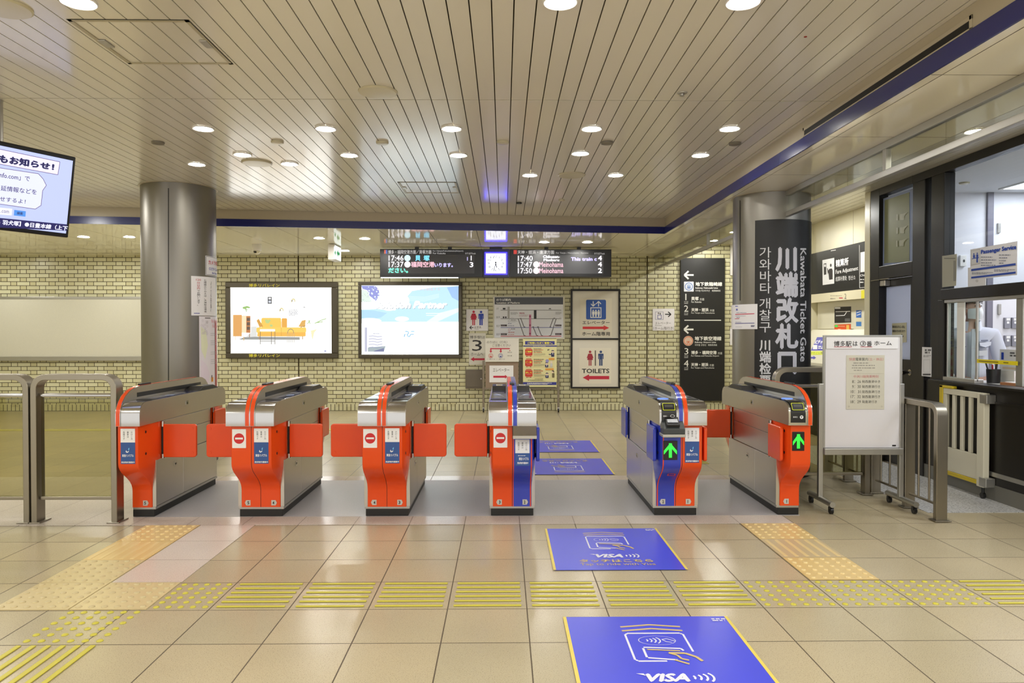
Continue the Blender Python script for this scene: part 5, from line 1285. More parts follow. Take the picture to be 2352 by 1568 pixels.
wrapped('welcome_poster', C1, 53.5, 118, .75, 1.555, .0015, mat('pale lilac poster', (232, 228, 236), .4), 'tall pale poster below the white paper on the steel column', 'poster', pf3)
zc = (1460, 540, 4.355)
tc = math.degrees(math.atan2(-C2[0], C2[1]))
MCY = m_cyl(C2[0], C2[1], C2[2] + .0062)
def th_of(px, C=C2):
    p, n = m_cyl(C[0], C[1], C[2])(px, 700); return math.degrees(math.atan2(n.x, -n.y))
KS = ink((206, 206, 216), .4)
def pf4(d):
    d.zx = zc
    d.vtext('가와바타', (1238, 118, 1355, 582), ink((222, 222, 226)), .0); d.vtext('개찰구', (1238, 628, 1355, 972), ink((222, 222, 226))); d.vtext('川端检票口', (1238, 1048, 1355, 1625), ink((222, 222, 226)), .02)
    d.vtext('川端改札口', (1395, 118, 1630, 1390), KS, .035); d.text('Kawabata Ticket Gate', (1645, 130, 1705, 1265), ink((214, 214, 220)), .015, rot=90)
ztop = at_plane(1795, 503, (C2[0], C2[1] - C2[2], 0), (0, 1, 0)).z
wrapped('station_sign', C2, th_of(1734), tc + 100, .35, ztop, .005, mat('black sign film', (24, 24, 25), .45), 'large black wraparound sign with tall white characters on the right column', 'sign', pf4, mp=MCY)
def pf5(d):
    d.zx = (1680, 690, 8.25); kb = ink((92, 96, 186)); kr = ink((206, 70, 96)); kg = ink((150, 150, 170))
    d.marks(75, 98, 160, 120, 1, kb, .7, 2); d.rect(90, 155, 120, 190, kb); d.poly([(75, 256), (435, 240), (435, 255), (75, 271)], kr); d.poly([(66, 340), (150, 337), (150, 347), (66, 350)], kr); d.poly([(70, 428), (437, 420), (437, 432), (70, 440)], ink((70, 66, 150)))
    d.marks(100, 222, 320, 240, 1, kg, .6, 3); d.marks(80, 285, 310, 298, 1, kg, .5, 4); d.marks(100, 312, 180, 330, 1, kg, .8, 5); d.marks(80, 400, 240, 418, 1, kg, .5, 6); d.marks(370, 465, 440, 500, 2, ink((80, 84, 120)), .8, 7); d.marks(80, 492, 230, 504, 1, kg, .4, 8)
zt5 = at_plane(1720, 697, (C2[0], C2[1] - C2[2], 0), (0, 1, 0)).z; zb5 = at_plane(1720, 755.5, (C2[0], C2[1] - C2[2], 0), (0, 1, 0)).z
wrapped('route_notice', C2, tc - 94, th_of(1740.5), zb5, zt5, .002, M_PAPER, 'white route paper with red and blue lines overlapping the black column sign', 'notice', pf5, r_off=.0075, mp=m_cyl(C2[0], C2[1], C2[2] + .0097))

# ================================================================== station office on the right
XO = 4.05
def yx(px, X=XO): return at_x(px, 700, X).y
def zx_(px, py, X=XO): return at_x(px, py, X).z
YJ0, YJ1, YJ2, YJ3, YJ4, YJ5 = yx(2002), yx(2022), yx(2099), yx(2127), yx(2142), yx(2172)
b = MB(); b.box(XO, XO + .1, 1.0, YJ3, .13, .93, M_DARK); struct(b, 'wall_right', 'dark panelled office front', bevel=.002)
b = MB(); b.box(XO - .008, XO + .11, 1.0, YJ2, 0, .13, mat('grey skirting', (112, 110, 102), .4)); struct(b, 'baseboard_right', 'grey skirting of the office')
b = MB(); b.box(XO, XO + .5, YN, 1.0, 0, ZC - .001, M_CREAM); struct(b, 'wall_right_near')
b = MB(); b.box(XO - .012, XO - .0005, 1.0, yx(2262), .20, .235, M_ALU); b.box(XO - .012, XO - .0005, 1.0, yx(2190), .80, .82, M_DARK); struct(b, 'trim_9', 'rails on the dark office front')
# window wall
t = thing('window_1', (XO, 5, .93), 'office window with dark frame', 'window'); t['kind'] = 'structure'
FR = lambda q, y0, y1, z0, z1, x0=-.02, x1=.08: q.box(XO + x0, XO + x1, y0, y1, z0, z1, M_DARK)
part('mullion', t, lambda q: FR(q, YJ5, YJ4, .93, 2.85), bevel=.004)
part('mullion', t, lambda q: FR(q, YJ3, YJ2, 0.005, 2.85), bevel=.004)
part('header', t, lambda q: FR(q, 1.0, YJ2 + .001, 2.851, 2.929), bevel=.004)
part('transom', t, lambda q: FR(q, 1.0, YJ5 + .03, 1.685, 1.782, -.03), bevel=.004)
part('lower_jamb', t, lambda q: FR(q, yx(2172) - .001, yx(2159) , .95, 1.684, -.021), bevel=.003)
part('header_rail', t, lambda q: q.box(XO - .015, XO + .06, 1.0, YJ5, 1.655, 1.6845, M_ALU), bevel=.003)
CG = glass('office glass', (236, 240, 242), .015)
part('upper_pane', t, lambda q: q.box(XO + .03, XO + .036, 1.0, YJ5, 1.782, 2.851, CG))
part('side_pane', t, lambda q: q.box(XO + .03, XO + .036, YJ4, YJ3, .95, 2.851, CG))
for p0, p1, m, nm, dd_ in ((2174, 2177, M_ALU, 'sash_bar', .03), (2198, 2214, M_WHITE, 'sash_bar', .016), (2241, 2245, M_ALU, 'sash_bar', .014), (2334, 2350, M_ALU, 'sash_bar', .03)):
    part(nm, t, lambda q: q.box(XO, XO + dd_, yx(p1, XO), yx(p0, XO), .965, 1.655, m), bevel=.003)
for p0, p1, dx in ((2177, 2198, .0), (2214, 2241, .02)):
    part('sliding_pane', t, lambda q: q.box(XO + .012 + dx, XO + .018 + dx, yx(p1), yx(p0), .965, 1.655, glass('sliding glass', (234, 240, 236), .0)))
part('sill_rail', t, lambda q: q.box(XO - .02, XO + .06, yx(2245), yx(2160), .951, .985, M_ALU), bevel=.003)
t2 = MB(); t2.box(XO - .06, XO + .12, 1.0, yx(2147), .931, .9505, M_DARK); tag(t2.build('counter_ledge', None, bevel=.004), 'dark ledge of the office window counter', 'counter')
t2 = MB(); t2.box(XO + .121, XO + .45, 3.0, 6.62, .9, .948, M_WHITE); t2.box(XO + .121, XO + .43, 3.0, 6.62, .006, .899, M_WHITE); tag(t2.build('office_desk', None, bevel=.003), 'white desk top inside the office window', 'desk')
# door with its upper light
t = thing('door_1', (XO, 7.6, 0), 'dark office door', 'door'); t['kind'] = 'structure'
part('jamb', t, lambda q: FR(q, YJ1, YJ0, .004, 2.93), bevel=.004)
part('head', t, lambda q: FR(q, YJ2, YJ1, 2.85, 2.93), bevel=.003)
part('transom', t, lambda q: FR(q, YJ2, YJ1, 1.955, 2.09), bevel=.004)
def leaf(q):
    y0, y1 = yx(2096, 4.12), yx(2036, 4.12)
    for a in ((YJ2, y0, .01, 1.95), (y1, YJ1 - .002, .01, 1.95), (y0, y1, .01, 1.11), (y0, y1, 1.87, 1.95)): q.box(XO + .05, XO + .085, *a, M_DARK)
lf = part('leaf', t, leaf)
FROST = bpy.data.materials.new('frosted glass'); FROST.use_nodes = True
nt = FROST.node_tree; bs = nt.nodes['Principled BSDF']; bs.inputs['Base Color'].default_value = rgb((206, 210, 220)); bs.inputs['Roughness'].default_value = .3
tr = nt.nodes.new('ShaderNodeBsdfTranslucent'); tr.inputs[0].default_value = rgb((214, 218, 228)); mx = nt.nodes.new('ShaderNodeMixShader'); mx.inputs[0].default_value = .65
nt.links.new(bs.outputs[0], mx.inputs[1]); nt.links.new(tr.outputs[0], mx.inputs[2]); nt.links.new(mx.outputs[0], nt.nodes['Material Output'].inputs[0])
part('frosted_pane', lf, lambda q: q.box(XO + .063, XO + .07, yx(2096, 4.12), yx(2036, 4.12), 1.11, 1.87, FROST))
kx = at_x(2086, 855, XO + .03); part('knob', lf, lambda q: (q.cyl((XO + .05, kx.y, kx.z), (XO - .01, kx.y, kx.z), .012, M_CHROME, 14), q.cyl((XO - .01, kx.y, kx.z), (XO - .04, kx.y, kx.z), .026, M_CHROME, 18), q.cyl((XO + .05, kx.y, kx.z), (XO + .043, kx.y, kx.z), .032, M_CHROME, 18)), smooth=30)
part('door_closer', lf, lambda q: (q.box(XO - .01, XO + .05, 7.66, 7.9, 1.88, 1.94, M_STEEL), q.box(XO - .03, XO - .01, 7.55, 7.92, 1.945, 1.953, M_CHROME)), bevel=.004)
part('upper_pane', t, lambda q: q.box(XO + .03, XO + .036, YJ2, YJ1, 2.09, 2.85, glass('upper door glass', (214, 220, 226), .06)))
zo = (1980, 380, 4.9)
def sheet(quad, X, zx, label, cat, m, name, fill=None, th=.003):
    pts = [at_x(zx[0] + a / zx[2], zx[1] + c / zx[2], X) for a, c in quad]
    q = MB(); f = [p + Vector((-th, 0, 0)) for p in pts]
    q.add(pts + f, [(0, 1, 2, 3), (7, 6, 5, 4), (0, 4, 5, 1), (1, 5, 6, 2), (2, 6, 7, 3), (3, 7, 4, 0)], m)
    o = q.build(name, None); tag(o, label, cat)
    if fill: d = Decal(m_x(X - th), zx); fill(d); d.build('print', o)
    return o
def hands(d):
    k = ink((186, 190, 166))
    for a, b_ in ((455, 575), (455, 725), (450, 870)):
        d.rrect(a - 25, b_ - 30, a + 22, b_ + 38, 10, k); d.up()
        for i in range(4): d.line([(a - 5, b_ - 22 + 17 * i), (a + 55 - 14 * i, b_ - 44 + 15 * i)], 11, k)
        d.rect(a - 68 + (a < 452) * 6, b_ - 25, a - 45, b_ + 42, k)
sheet([(222, 380), (570, 262), (572, 1095), (218, 1130)], XO + .026, zo, 'white plastic sheet behind the hand poster above the door', 'notice', FROST, 'plastic_sheet')
sheet([(258, 392), (535, 300), (535, 1080), (252, 1100)], XO + .02, zo, 'olive poster with three pale pointing hands above the office door', 'poster', mat('olive paper', (146, 152, 116), .5), 'hand_poster', hands)
def pserv(d):
    kb = ink((36, 74, 178)); kg = ink((132, 136, 156)); d.poly([(1228, 955), (1330, 935), (1330, 1105), (1228, 1125)], ink((206, 206, 206))); d.up(); d.poly([(1236, 962), (1324, 945), (1324, 1098), (1236, 1116)], ink((226, 226, 230))); d.up()
    d.circ(1262, 995, 8, kb); d.circ(1300, 988, 8, kb); d.rect(1252, 1006, 1276, 1040, kb); d.rect(1288, 1000, 1312, 1050, kb); d.rect(1290, 1050, 1308, 1092, kb); d.poly([(1240, 1046), (1318, 1030), (1318, 1038), (1240, 1054)], kb)
    d.text('Passenger Service', ((1340, 950), (1740, 888), (1740, 955), (1340, 1010)), kb, .05)
    for k, b_ in enumerate((1030, 1062, 1094, 1122)): d.marks(1342, b_ - 8, 1540, b_ + 8, 1, kg, .6, k); d.marks(1545, b_ - 32, 1725 - 40 * k, b_ - 16, 1, kg, .6, k + 5)
    d.poly([(1232, 1165), (1732, 1098), (1732, 1122), (1232, 1188)], kb); d.poly([(1232, 1252), (1732, 1192), (1732, 1215), (1232, 1272)], kb); d.marks(1240, 1198, 1480, 1225, 2, kg, .5, 9); d.marks(1490, 1165, 1725, 1195, 2, kg, .5, 10)
sheet([(1222, 945), (1752, 850), (1748, 1232), (1222, 1288)], XO + .026, zo, 'white and blue service sign taped to the office window', 'sign', mat('sign paper', (238, 238, 246), .4), 'service_sign', pserv)
sheet([(905, 1018), (1070, 995), (1060, 1352), (905, 1370)], XO - .022, zo, 'worn grey notice at the left edge of the big office window', 'notice', mat('grey notice', (176, 174, 158), .5), 'grey_notice', lambda d: (d.rect(925, 1040, 1050, 1050, ink((120, 118, 110))), d.rect(1030, 1070, 1058, 1300, ink((140, 138, 128)))))
sheet([(1195, 1150), (1400, 1128), (1395, 1360), (1195, 1370)], XO + .027, zo, 'small white paper on the glass under the service sign', 'notice', M_PAPER, 'small_notice', lambda d: d.ring(1295, 1298, 12, 3, KG))
z7 = (1840, 480, 3.7324)
sheet([(1040, 1182), (1120, 1185), (1118, 1438), (1036, 1430)], XO - .022, z7, 'white paper on the dark post between door and window', 'notice', M_PAPER, 'post_notice', lambda d: (d.marks(1062, 1198, 1115, 1240, 2, KG, .7, 1), d.marks(1050, 1250, 1115, 1270, 2, KG, .4, 2), d.frame(1050, 1290, 1108, 1400, 2, ink((190, 190, 190))), d.rect(1045, 1410, 1112, 1424, ink((80, 80, 84)))))
sheet([(782, 980), (906, 972), (906, 1140), (782, 1160)], XO + .058, z7, 'beige staff-only paper with black arrow on the office door glass', 'notice', mat('beige paper', (196, 192, 166), .5), 'door_notice', lambda d: (d.text('関係者以外立入禁止', (784, 998, 892, 1020), ink((70, 68, 60)), .02), d.text('御用の方は窓口まで', (784, 1034, 892, 1056), ink((70, 68, 60)), .02), d.arrow(846, 880, 1090, 42, KB, .55, .5)))
# room behind the glass
b = MB(); b.box(XO + .12, XR, 7.85, 8.0, 0, 2.929, M_WHITEW); struct(b, 'wall_office_back', 'white back wall of the office')
b = MB(); b.box(XR - .1, XR, 1.0, 7.85, 0, 2.929, M_WHITEW); struct(b, 'wall_office_right')
b = MB(); b.box(XO + .12, XR, 1.0, 1.1, 0, 2.929, M_WHITEW); struct(b, 'wall_office_near')
b = MB(); b.box(XO + .13, XR - .1, 1.1, 7.85, 2.90, 2.925, mat('white office ceiling', (226, 228, 232), .6)); struct(b, 'ceiling_office', 'plain white office ceiling')
def olight(x0, x1, y0, y1, label):
    t = thing('panel_light', ((x0 + x1) / 2, (y0 + y1) / 2, 2.9), label, 'ceiling light')
    part('frame', t, lambda q: [q.box(*a, 2.888, 2.8995, M_WHITE) for a in ((x0 - .03, x1 + .03, y0 - .03, y0), (x0 - .03, x1 + .03, y1, y1 + .03), (x0 - .03, x0, y0, y1), (x1, x1 + .03, y0, y1))])
    part('diffuser', t, lambda q: q.box(x0, x1, y0, y1, 2.892, 2.8995, glow((246, 248, 255), 12)))
olight(5.25, 5.95, 6.55, 7.6, 'bright rectangular ceiling light inside the office')
pw = bpy.data.lights.new('office_fill', 'AREA'); pw.shape = 'RECTANGLE'; pw.size = 1.6; pw.size_y = .6; pw.energy = 75; pw.color = (.93, .95, 1)  # added fill light without a fitting, brightens the office beside its one panel
ol = bpy.data.objects.new('office_fill', pw); COL.objects.link(ol); ol.location = (5.2, 4.2, 2.88)
p = at_z(2215, 419, 2.9); s = MB(); s.lathe(p.x, p.y, [(.05, 2.8995), (.045, 2.885), (.02, 2.88)], M_DISC, 20); tag(s.build('smoke_detector', None, 30), 'small detector on the office ceiling', 'smoke detector')
YO = 7.85
def obox(px, name, label, cat, m, th=.03, y=YO):
    q = MB(); rectbox(q, *px, y - th, y - .0005, m); o = q.build(name, None, bevel=.003); tag(o, label, cat); return o
t = thing('partition_door', (5.5, YO, 1), 'white inner office door with dark grey trim behind the service sign', 'door')
part('trim', t, lambda q: [rectbox(q, *px, YO - .03, YO - .0005, mat('grey trim', (122, 120, 134), .4)) for px in ((2270, 433, 2279, 885), (2279, 431, 2420, 438))])
part('leaf', t, lambda q: rectbox(q, 2279, 438, 2420, 885, YO - .012, YO - .0005, M_WHITEW))
part('handle', t, lambda q: rectbox(q, 2293, 512, 2299, 534, YO - .035, YO - .012, M_ALU), bevel=.003)
part('handle', t, lambda q: rectbox(q, 2294, 698, 2300, 722, YO - .035, YO - .012, M_ALU), bevel=.003)
o = obox((2206, 586, 2220, 611), 'wall_switch', 'small square switch plate on the office wall left of the service sign', 'switch', M_WHITE); dq = Decal(m_y(YO - .03)); dq.circ(2214, 599, 2.5, KB, 3.5, 10); dq.build('dial', o)
for j, (r0, r1) in enumerate(((729, 754), (770, 795))):
    for i, px in enumerate((2308, 2325, 2341)):
        o = obox((px, r0, px + 13, r1), 'key_box', 'small grey key box on the office wall, %s row, %s' % (('upper', 'lower')[j], ('left', 'middle', 'right')[i]), 'key box', mat('grey key box', (136, 136, 146), .45), .025, YO - .0125)
        o['group'] = 'key boxes on the office wall'
        dq = Decal(m_y(YO - .0375)); dq.rect(px + 3.5, r0 - 5 + 6, px + 12, r0 + 7, KW); dq.rect(px + 4.5, r0 + 9, px + 10, r0 + 14, KW); dq.build('labels', o)
# things at the window
q = MB(); a = at_x(2245, 826, XO - .012); c = at_x(2338, 836, XO - .012)
q.box(XO - .016, XO - .013, c.y, a.y, 1.13, 1.162, mat('yellow tape', (232, 214, 30), .35)); o = q.build('caution_tape', None); tag(o, 'yellow tape stretched across the open ticket window', 'tape')
dq = Decal(m_rect((XO - .016, a.y, 1.162), (0, c.y - a.y, 0), (0, 0, -.032), (-1, 0, 0))); dq.marks(.05, .3, .95, .7, 1, ink((120, 104, 20)), .6, 3); dq.build('print', o)
t = thing('pen_holder', (XO + .2, 6.2, .948), 'black mesh pen pot with dark pens behind the window glass', 'pen pot')
part('pot', t, lambda q: q.lathe(XO + .2, 6.25, [(.05, .9485), (.055, 1.07)], M_BLACK, 18), smooth=40)
for i, (dx, dy, hh, cc) in enumerate(((.02, .01, .17, (30, 34, 46)), (-.02, .02, .16, (26, 26, 28)), (.0, -.025, .18, (40, 40, 44)), (-.015, -.015, .15, (150, 30, 40)))):
    part('pen', t, lambda q: q.cyl((XO + .2 + dx * .5, 6.25 + dy * .5, .96), (XO + .2 + dx * 2, 6.25 + dy * 2, .96 + hh), .007, ink(cc), 8))
q = MB(); q.box(XO + .14, XO + .30, 5.72, 6.08, .9485, .97, mat('brown wooden tray', (156, 104, 66), .45)); q.box(XO + .16, XO + .28, 5.75, 6.05, .9702, .975, M_PAPER); tag(q.build('cash_tray', None, bevel=.003), 'brown wooden tray on the ticket window counter', 'tray')
q = MB(); q.box(XO + .32, XO + .42, 5.95, 6.05, .9485, 1.03, ink((176, 40, 50))); tag(q.build('red_box', None, bevel=.004), 'small red box at the right of the ticket counter', 'box')
t = thing('paper_stand', (XO + .3, 6.3, .95), 'clear stand with white papers on the counter before the officer', 'stand')
part('sheet', t, lambda q: q.box(XO + .33, XO + .335, 6.1, 6.36, 1.06, 1.24, M_PAPER)); part('base', t, lambda q: q.box(XO + .29, XO + .38, 6.12, 6.34, .9485, 1.06, M_WHITE)); dq = Decal(m_rect((XO + .33, 6.36, 1.24), (0, -.26, 0), (0, 0, -.18), (-1, 0, 0))); dq.rect(.08, .15, .2, .5, KBL); dq.marks(.5, .1, .9, .35, 2, KG, .6, 2); dq.rect(.15, .85, .9, .95, ink((226, 206, 180))); dq.build('print', t)

# white folding gate fixed to the office front
t = thing('swing_gate', (XO - .05, 6.3, .1), 'white barred swing gate with yellow edges on the office front', 'gate')
GXw = XO - .05
ya, yb_ = yx(2252, GXw) , yx(2172, GXw)
yh = yx(2258, GXw)
part('hinge_post', t, lambda q: q.box(GXw - .025, GXw + .025, yh - .06, yh + .03, .10, .885, M_IVORY), bevel=.005)
for z0 in (.13, .82):
    part('hinge', t, lambda q: q.box(GXw - .03, XO - .0005, yh - .10, yh - .01, z0 - .02, z0 + .055, M_ALU), bevel=.004)
part('top_rail', t, lambda q: q.box(GXw - .016, GXw + .016, yh + .031, yb_, .835, .885, M_IVORY), bevel=.004)
part('bottom_panel', t, lambda q: q.box(GXw - .014, GXw + .014, yh + .031, yb_, .15, .36, M_IVORY), bevel=.004)
part('end_stile', t, lambda q: q.box(GXw - .016, GXw + .016, yb_ - .045, yb_, .361, .834, M_IVORY), bevel=.003)
for k in range(3):
    yy = yh + .03 + (yb_ - yh - .06) * (k + 1) / 4
    part('bar', t, lambda q: q.box(GXw - .012, GXw + .012, yy - .018, yy + .018, .361, .834, M_IVORY), bevel=.003)
M_YEL = mat('yellow edge strip', (216, 190, 40), .4)
part('yellow_corner', t, lambda q: (q.box(GXw - .022, GXw + .022, yb_ + .001, yb_ + .05, .70, .91, M_YEL), q.box(GXw - .022, GXw + .022, yb_ - .14, yb_ + .05, .887, .91, M_YEL)), bevel=.004)
part('yellow_edge', t, lambda q: q.box(GXw - .016, GXw + .016, yh + .031, yb_, .112, .149, M_YEL), bevel=.004)
part('foot_caster', t, lambda q: (q.cyl((GXw, yh - .02, .10), (GXw, yh - .02, .05), .012, M_BLACK, 10), q.cyl((GXw - .012, yh - .02, .03), (GXw + .012, yh - .02, .03), .025, M_BLACK, 14)), smooth=30)

# ================================================================== fare machines in their recess
XM = 4.44
YP0, YP1 = yx(2001.5), yx(1989)
YE = at_x(1866, 600, XM).y
b = MB(); b.box(XO - .02, 4.7, YP0 + .002, YP1, 0, ZC - .001, M_CREAM); struct(b, 'trim_10', 'cream pillar beside the office door', bevel=.004)
b = MB(); b.box(XM, XM + .3, YP1, YE, 1.806, ZC - .001, M_CREAM); struct(b, 'wall_recess', 'cream wall above the fare machines')
b = MB(); b.box(XM + .08, XM + .3, YP1, YE, 0, 1.805, M_CREAM); struct(b, 'wall_recess_lower')
b = MB(); b.box(XM - .12, 4.9, YE, YE + .15, 0, ZC - .001, M_CREAM); b.box(XM - .12, 4.9, YE + .15, YB - .001, 0, ZC - .001, M_CREAM); struct(b, 'wall_recess_end')
b = MB(); b.box(XM - .0025, XM - .0005, at_x(1959.5, 560, XM).y - .002, at_x(1959.5, 560, XM).y + .002, 2.26, ZC - .002, M_FASC); struct(b, 'trim_11')
z4 = (1850, 480, 4.9)
def fare(d):
    kw = ink((226, 226, 224)); kd = ink((40, 36, 34))
    d.poly([(192, 575), (325, 548), (325, 838), (195, 855)], kw); d.up(); d.poly([(207, 615), (236, 608), (236, 735), (210, 742)], kd); d.circ(287, 632, 10, kd, 18); d.poly([(258, 690), (272, 672), (300, 668), (308, 690), (308, 790), (268, 796)], kd); d.poly([(245, 668), (252, 664), (262, 712), (255, 735)], kd); d.up(); d.rect(212, 622, 232, 650, kw)
    d.text('精算所', ((342, 572), (488, 540), (486, 632), (344, 655)), kw, .03); d.text('Fare Adjustment', ((342, 685), (595, 640), (595, 700), (342, 745)), kw, .01); d.text('结算补票处', ((342, 762), (468, 748), (468, 800), (342, 815)), kw); d.text('정산소', ((484, 752), (565, 742), (565, 792), (486, 800)), kw)
    d.line([(610, 405), (612, 885)], 5, kw); d.line([(612, 886), (690, 878)], 5, kw); d.poly([(622, 488), (700, 472), (700, 700), (622, 712)], kw); d.text('Charge', ((618, 735), (720, 720), (720, 755), (618, 768)), kw, .02); d.marks(618, 785, 680, 800, 1, kw, .7, 1); d.marks(618, 815, 680, 832, 1, kw, .7, 2); d.poly([(288, 466), (345, 456), (345, 464), (288, 474)], kw)
sheet([(78, 508), (700, 360), (700, 897), (80, 960)], XM - .001, z4, 'black fare adjustment sign with white machine pictogram', 'sign', mat('black sign panel', (22, 22, 22), .4), 'fare_sign', fare, .03)
sheet([(78, 965), (700, 900), (700, 1005), (78, 1058)], XM - .001, z4, 'cream ledge strip under the black fare sign', 'sign', mat('cream strip', (226, 218, 186), .35), 'ledge_strip', lambda d: (d.text('2', (440, 950, 460, 1010), ink((120, 116, 106))), d.marks(280, 968, 430, 980, 1, ink((170, 160, 140)), .5, 1), d.marks(280, 1000, 370, 1015, 1, ink((140, 130, 116)), .6, 2), d.arrow(380, 425, 1000, 16, KR, .3, .6), d.poly([(628, 915), (700, 908), (700, 1000), (628, 1008)], ink((232, 222, 60)))), .05)
t = thing('fare_machine', (XM - .2, 9.3, 0), 'cream fare machine with slanted console half hidden by the white board', 'ticket machine')
YC0, YC1 = YP1 + .02, YE - .05
part('console', t, lambda q: q.prism([(XM + .079, 1.42), (XM - .02, 1.42), (XM - .33, .98), (XM - .33, .94), (XM + .079, .94)], 'y', YC0, YC1, mat('cream machine', (222, 218, 196), .35)), bevel=.006)
part('dark_base', t, lambda q: q.box(XM - .26, XM + .079, YC0, YC1, .005, .93, M_DARK), bevel=.004)
part('shelf', t, lambda q: q.box(XM - .36, XM - .2, YC0, YC1, .931, .9395, M_ALU))
tp = part('upper_panel', t, lambda q: q.box(XM + .06, XM + .0795, YC0, YC1, 1.43, 1.80, mat('cream machine', (222, 218, 196), .35)))
d = Decal(m_x(XM + .06), z4); k = ink((36, 34, 32)); d.poly([(328, 1102), (515, 1095), (515, 1275), (328, 1282)], k); d.poly([(326, 1300), (512, 1292), (512, 1410), (326, 1415)], ink((222, 88, 34))); d.poly([(545, 1100), (675, 1092), (675, 1420), (545, 1420)], ink((222, 218, 198))); d.up()
d.line([(340, 1155), (505, 1150)], 8, KW); d.line([(345, 1200), (440, 1196), (470, 1150)], 7, KW); d.rect(445, 1230, 505, 1265, ink((90, 90, 90))); d.rect(332, 1104, 395, 1122, KW); d.rect(332, 1304, 366, 1328, glow((60, 220, 80), .9)); d.rect(462, 1305, 494, 1402, ink((230, 190, 90))); d.rect(368, 1372, 440, 1402, KW); d.marks(370, 1312, 455, 1324, 1, ink((240, 190, 150)), .6, 1); d.marks(368, 1345, 420, 1358, 1, ink((240, 200, 170)), .6, 2)
d.rect(572, 1138, 632, 1222, ink((60, 110, 190))); d.rect(572, 1225, 632, 1265, ink((226, 220, 190))); d.rect(572, 1268, 632, 1318, ink((70, 130, 200))); d.up(); d.line([(580, 1165), (625, 1150)], 8, KW); d.line([(580, 1195), (625, 1180)], 8, KW); d.marks(568, 1352, 635, 1362, 1, KG, .5, 3); d.build('panel_print', tp)
nrm = Vector((-.44, 0, .31)).normalized()
d = Decal(m_pl((XM - .02, 9, 1.42), nrm), (1840, 480, 3.7324)); kb = ink((80, 78, 178)); d.poly([(138, 1098), (220, 1098), (220, 1212), (85, 1212)], kb); d.poly([(80, 1220), (220, 1218), (220, 1248), (66, 1250)], ink((214, 226, 60))); d.up(); d.text('ICチャージ', ((132, 1120), (240, 1120), (225, 1160), (112, 1160)), KW, .04); d.rect(102, 1165, 140, 1202, KW); d.marks(148, 1170, 220, 1200, 2, KW, .6, 2); d.text('のりこし精算', ((84, 1226), (215, 1224), (210, 1242), (78, 1244)), KG); d.arrow(64, 130, 1274, 30, kb, .35, .5); d.build('console_print', t)
part('coin_unit', t, lambda q: q.box(XM - .30, XM - .1, YC1 - .55, YC1 - .2, .99, 1.06, M_STEEL), bevel=.01)

# ================================================================== hanging screen at the upper left
TRt = at_plane(175, 361, (0, 5.3, 0), (0, 1, 0))
th = math.radians(62.5)
tl = Vector((-math.cos(th), -math.sin(th), 0))               # to the left along the screen
nh = Vector((math.sin(th), -math.cos(th), 0))                # faces right and toward the viewer
zb_ = TRt.z - .575
dn = Vector((0, 0, -.575)) - nh * .10
Wt = 1.02
n_ = (-tl).cross(dn).normalized()
if n_.dot(nh) < 0: n_ = -n_
t = thing('hanging_screen', tuple(TRt + tl * .5 + Vector((0, 0, .1))), 'bright information screen hanging from the ceiling at the left edge', 'screen')
part('housing', t, lambda q: q.obox(TRt - n_ * .06, tl * Wt, dn, n_ * .06, M_BLACK), bevel=.008)
ms = m_pl(TRt, n_)
du = dn.normalized()
part('display', t, lambda q: q.obox(TRt + tl * .022 + du * .03 + n_ * .0005, tl * (Wt - .044), du * (dn.length - .06), n_ * .002, glow((196, 206, 255), 1.05)))
pm = TRt + tl * .5 - n_ * .04
part('hanger_pole', t, lambda q: q.cyl(pm - Vector((0, 0, .02)), (pm.x, pm.y, ZC + .01), .03, M_ALU, 16), smooth=30)
d = Decal(ms, (0, 280, 4.127), lift=.004); nb = glow((40, 36, 110), .6); pk = glow((238, 232, 255), 1.08); ln = glow((120, 90, 150), .7)
d.poly([(-300, 195), (565, 378), (545, 500), (-300, 345)], pk); d.up(); d.line([(-300, 195), (565, 378), (545, 500), (-300, 345)], 5, ln)
d.text('でもお知らせ！', ((-110, 285), (515, 395), (508, 462), (-120, 370)), nb, .05)
d.poly([(-300, 390), (360, 490), (420, 560), (435, 600), (400, 650), (385, 790), (330, 825), (-300, 735)], glow((228, 232, 255), 1.08)); d.up(); d.line([(-300, 390), (360, 490), (405, 540), (435, 600), (400, 650), (385, 790), (330, 825), (-300, 735)], 5, ln)
kk = glow((96, 84, 150), .75)
d.text('nfo.com」で', ((-5, 475), (280, 520), (278, 565), (-8, 528)), kk, .01); d.text('延情報などを', ((5, 600), (345, 640), (342, 690), (0, 650)), kk, .01); d.text('せするよ！', ((-5, 705), (240, 735), (236, 775), (-8, 748)), kk, .01)
d.poly([(-300, 780), (112, 822), (105, 885), (-300, 850)], glow((240, 240, 255), 1.1)); d.up(); d.text('.com', ((5, 832), (82, 842), (80, 866), (2, 858)), kk); d.poly([(130, 832), (240, 845), (236, 897), (126, 885)], glow((90, 160, 250), .9)); d.up(); d.text('検索', ((155, 848), (212, 854), (210, 882), (153, 876)), glow((60, 70, 140), .7), .02)
d.poly([(-300, 880), (633, 970), (628, 1030), (-300, 985)], glow((40, 36, 110), .7)); d.up(); d.text('ら 羽犬塚】●日豊本線（上下', ((-40, 918), (640, 985), (632, 1030), (-44, 968)), glow((236, 236, 255), 1.1), .03)
d.build('picture', t)

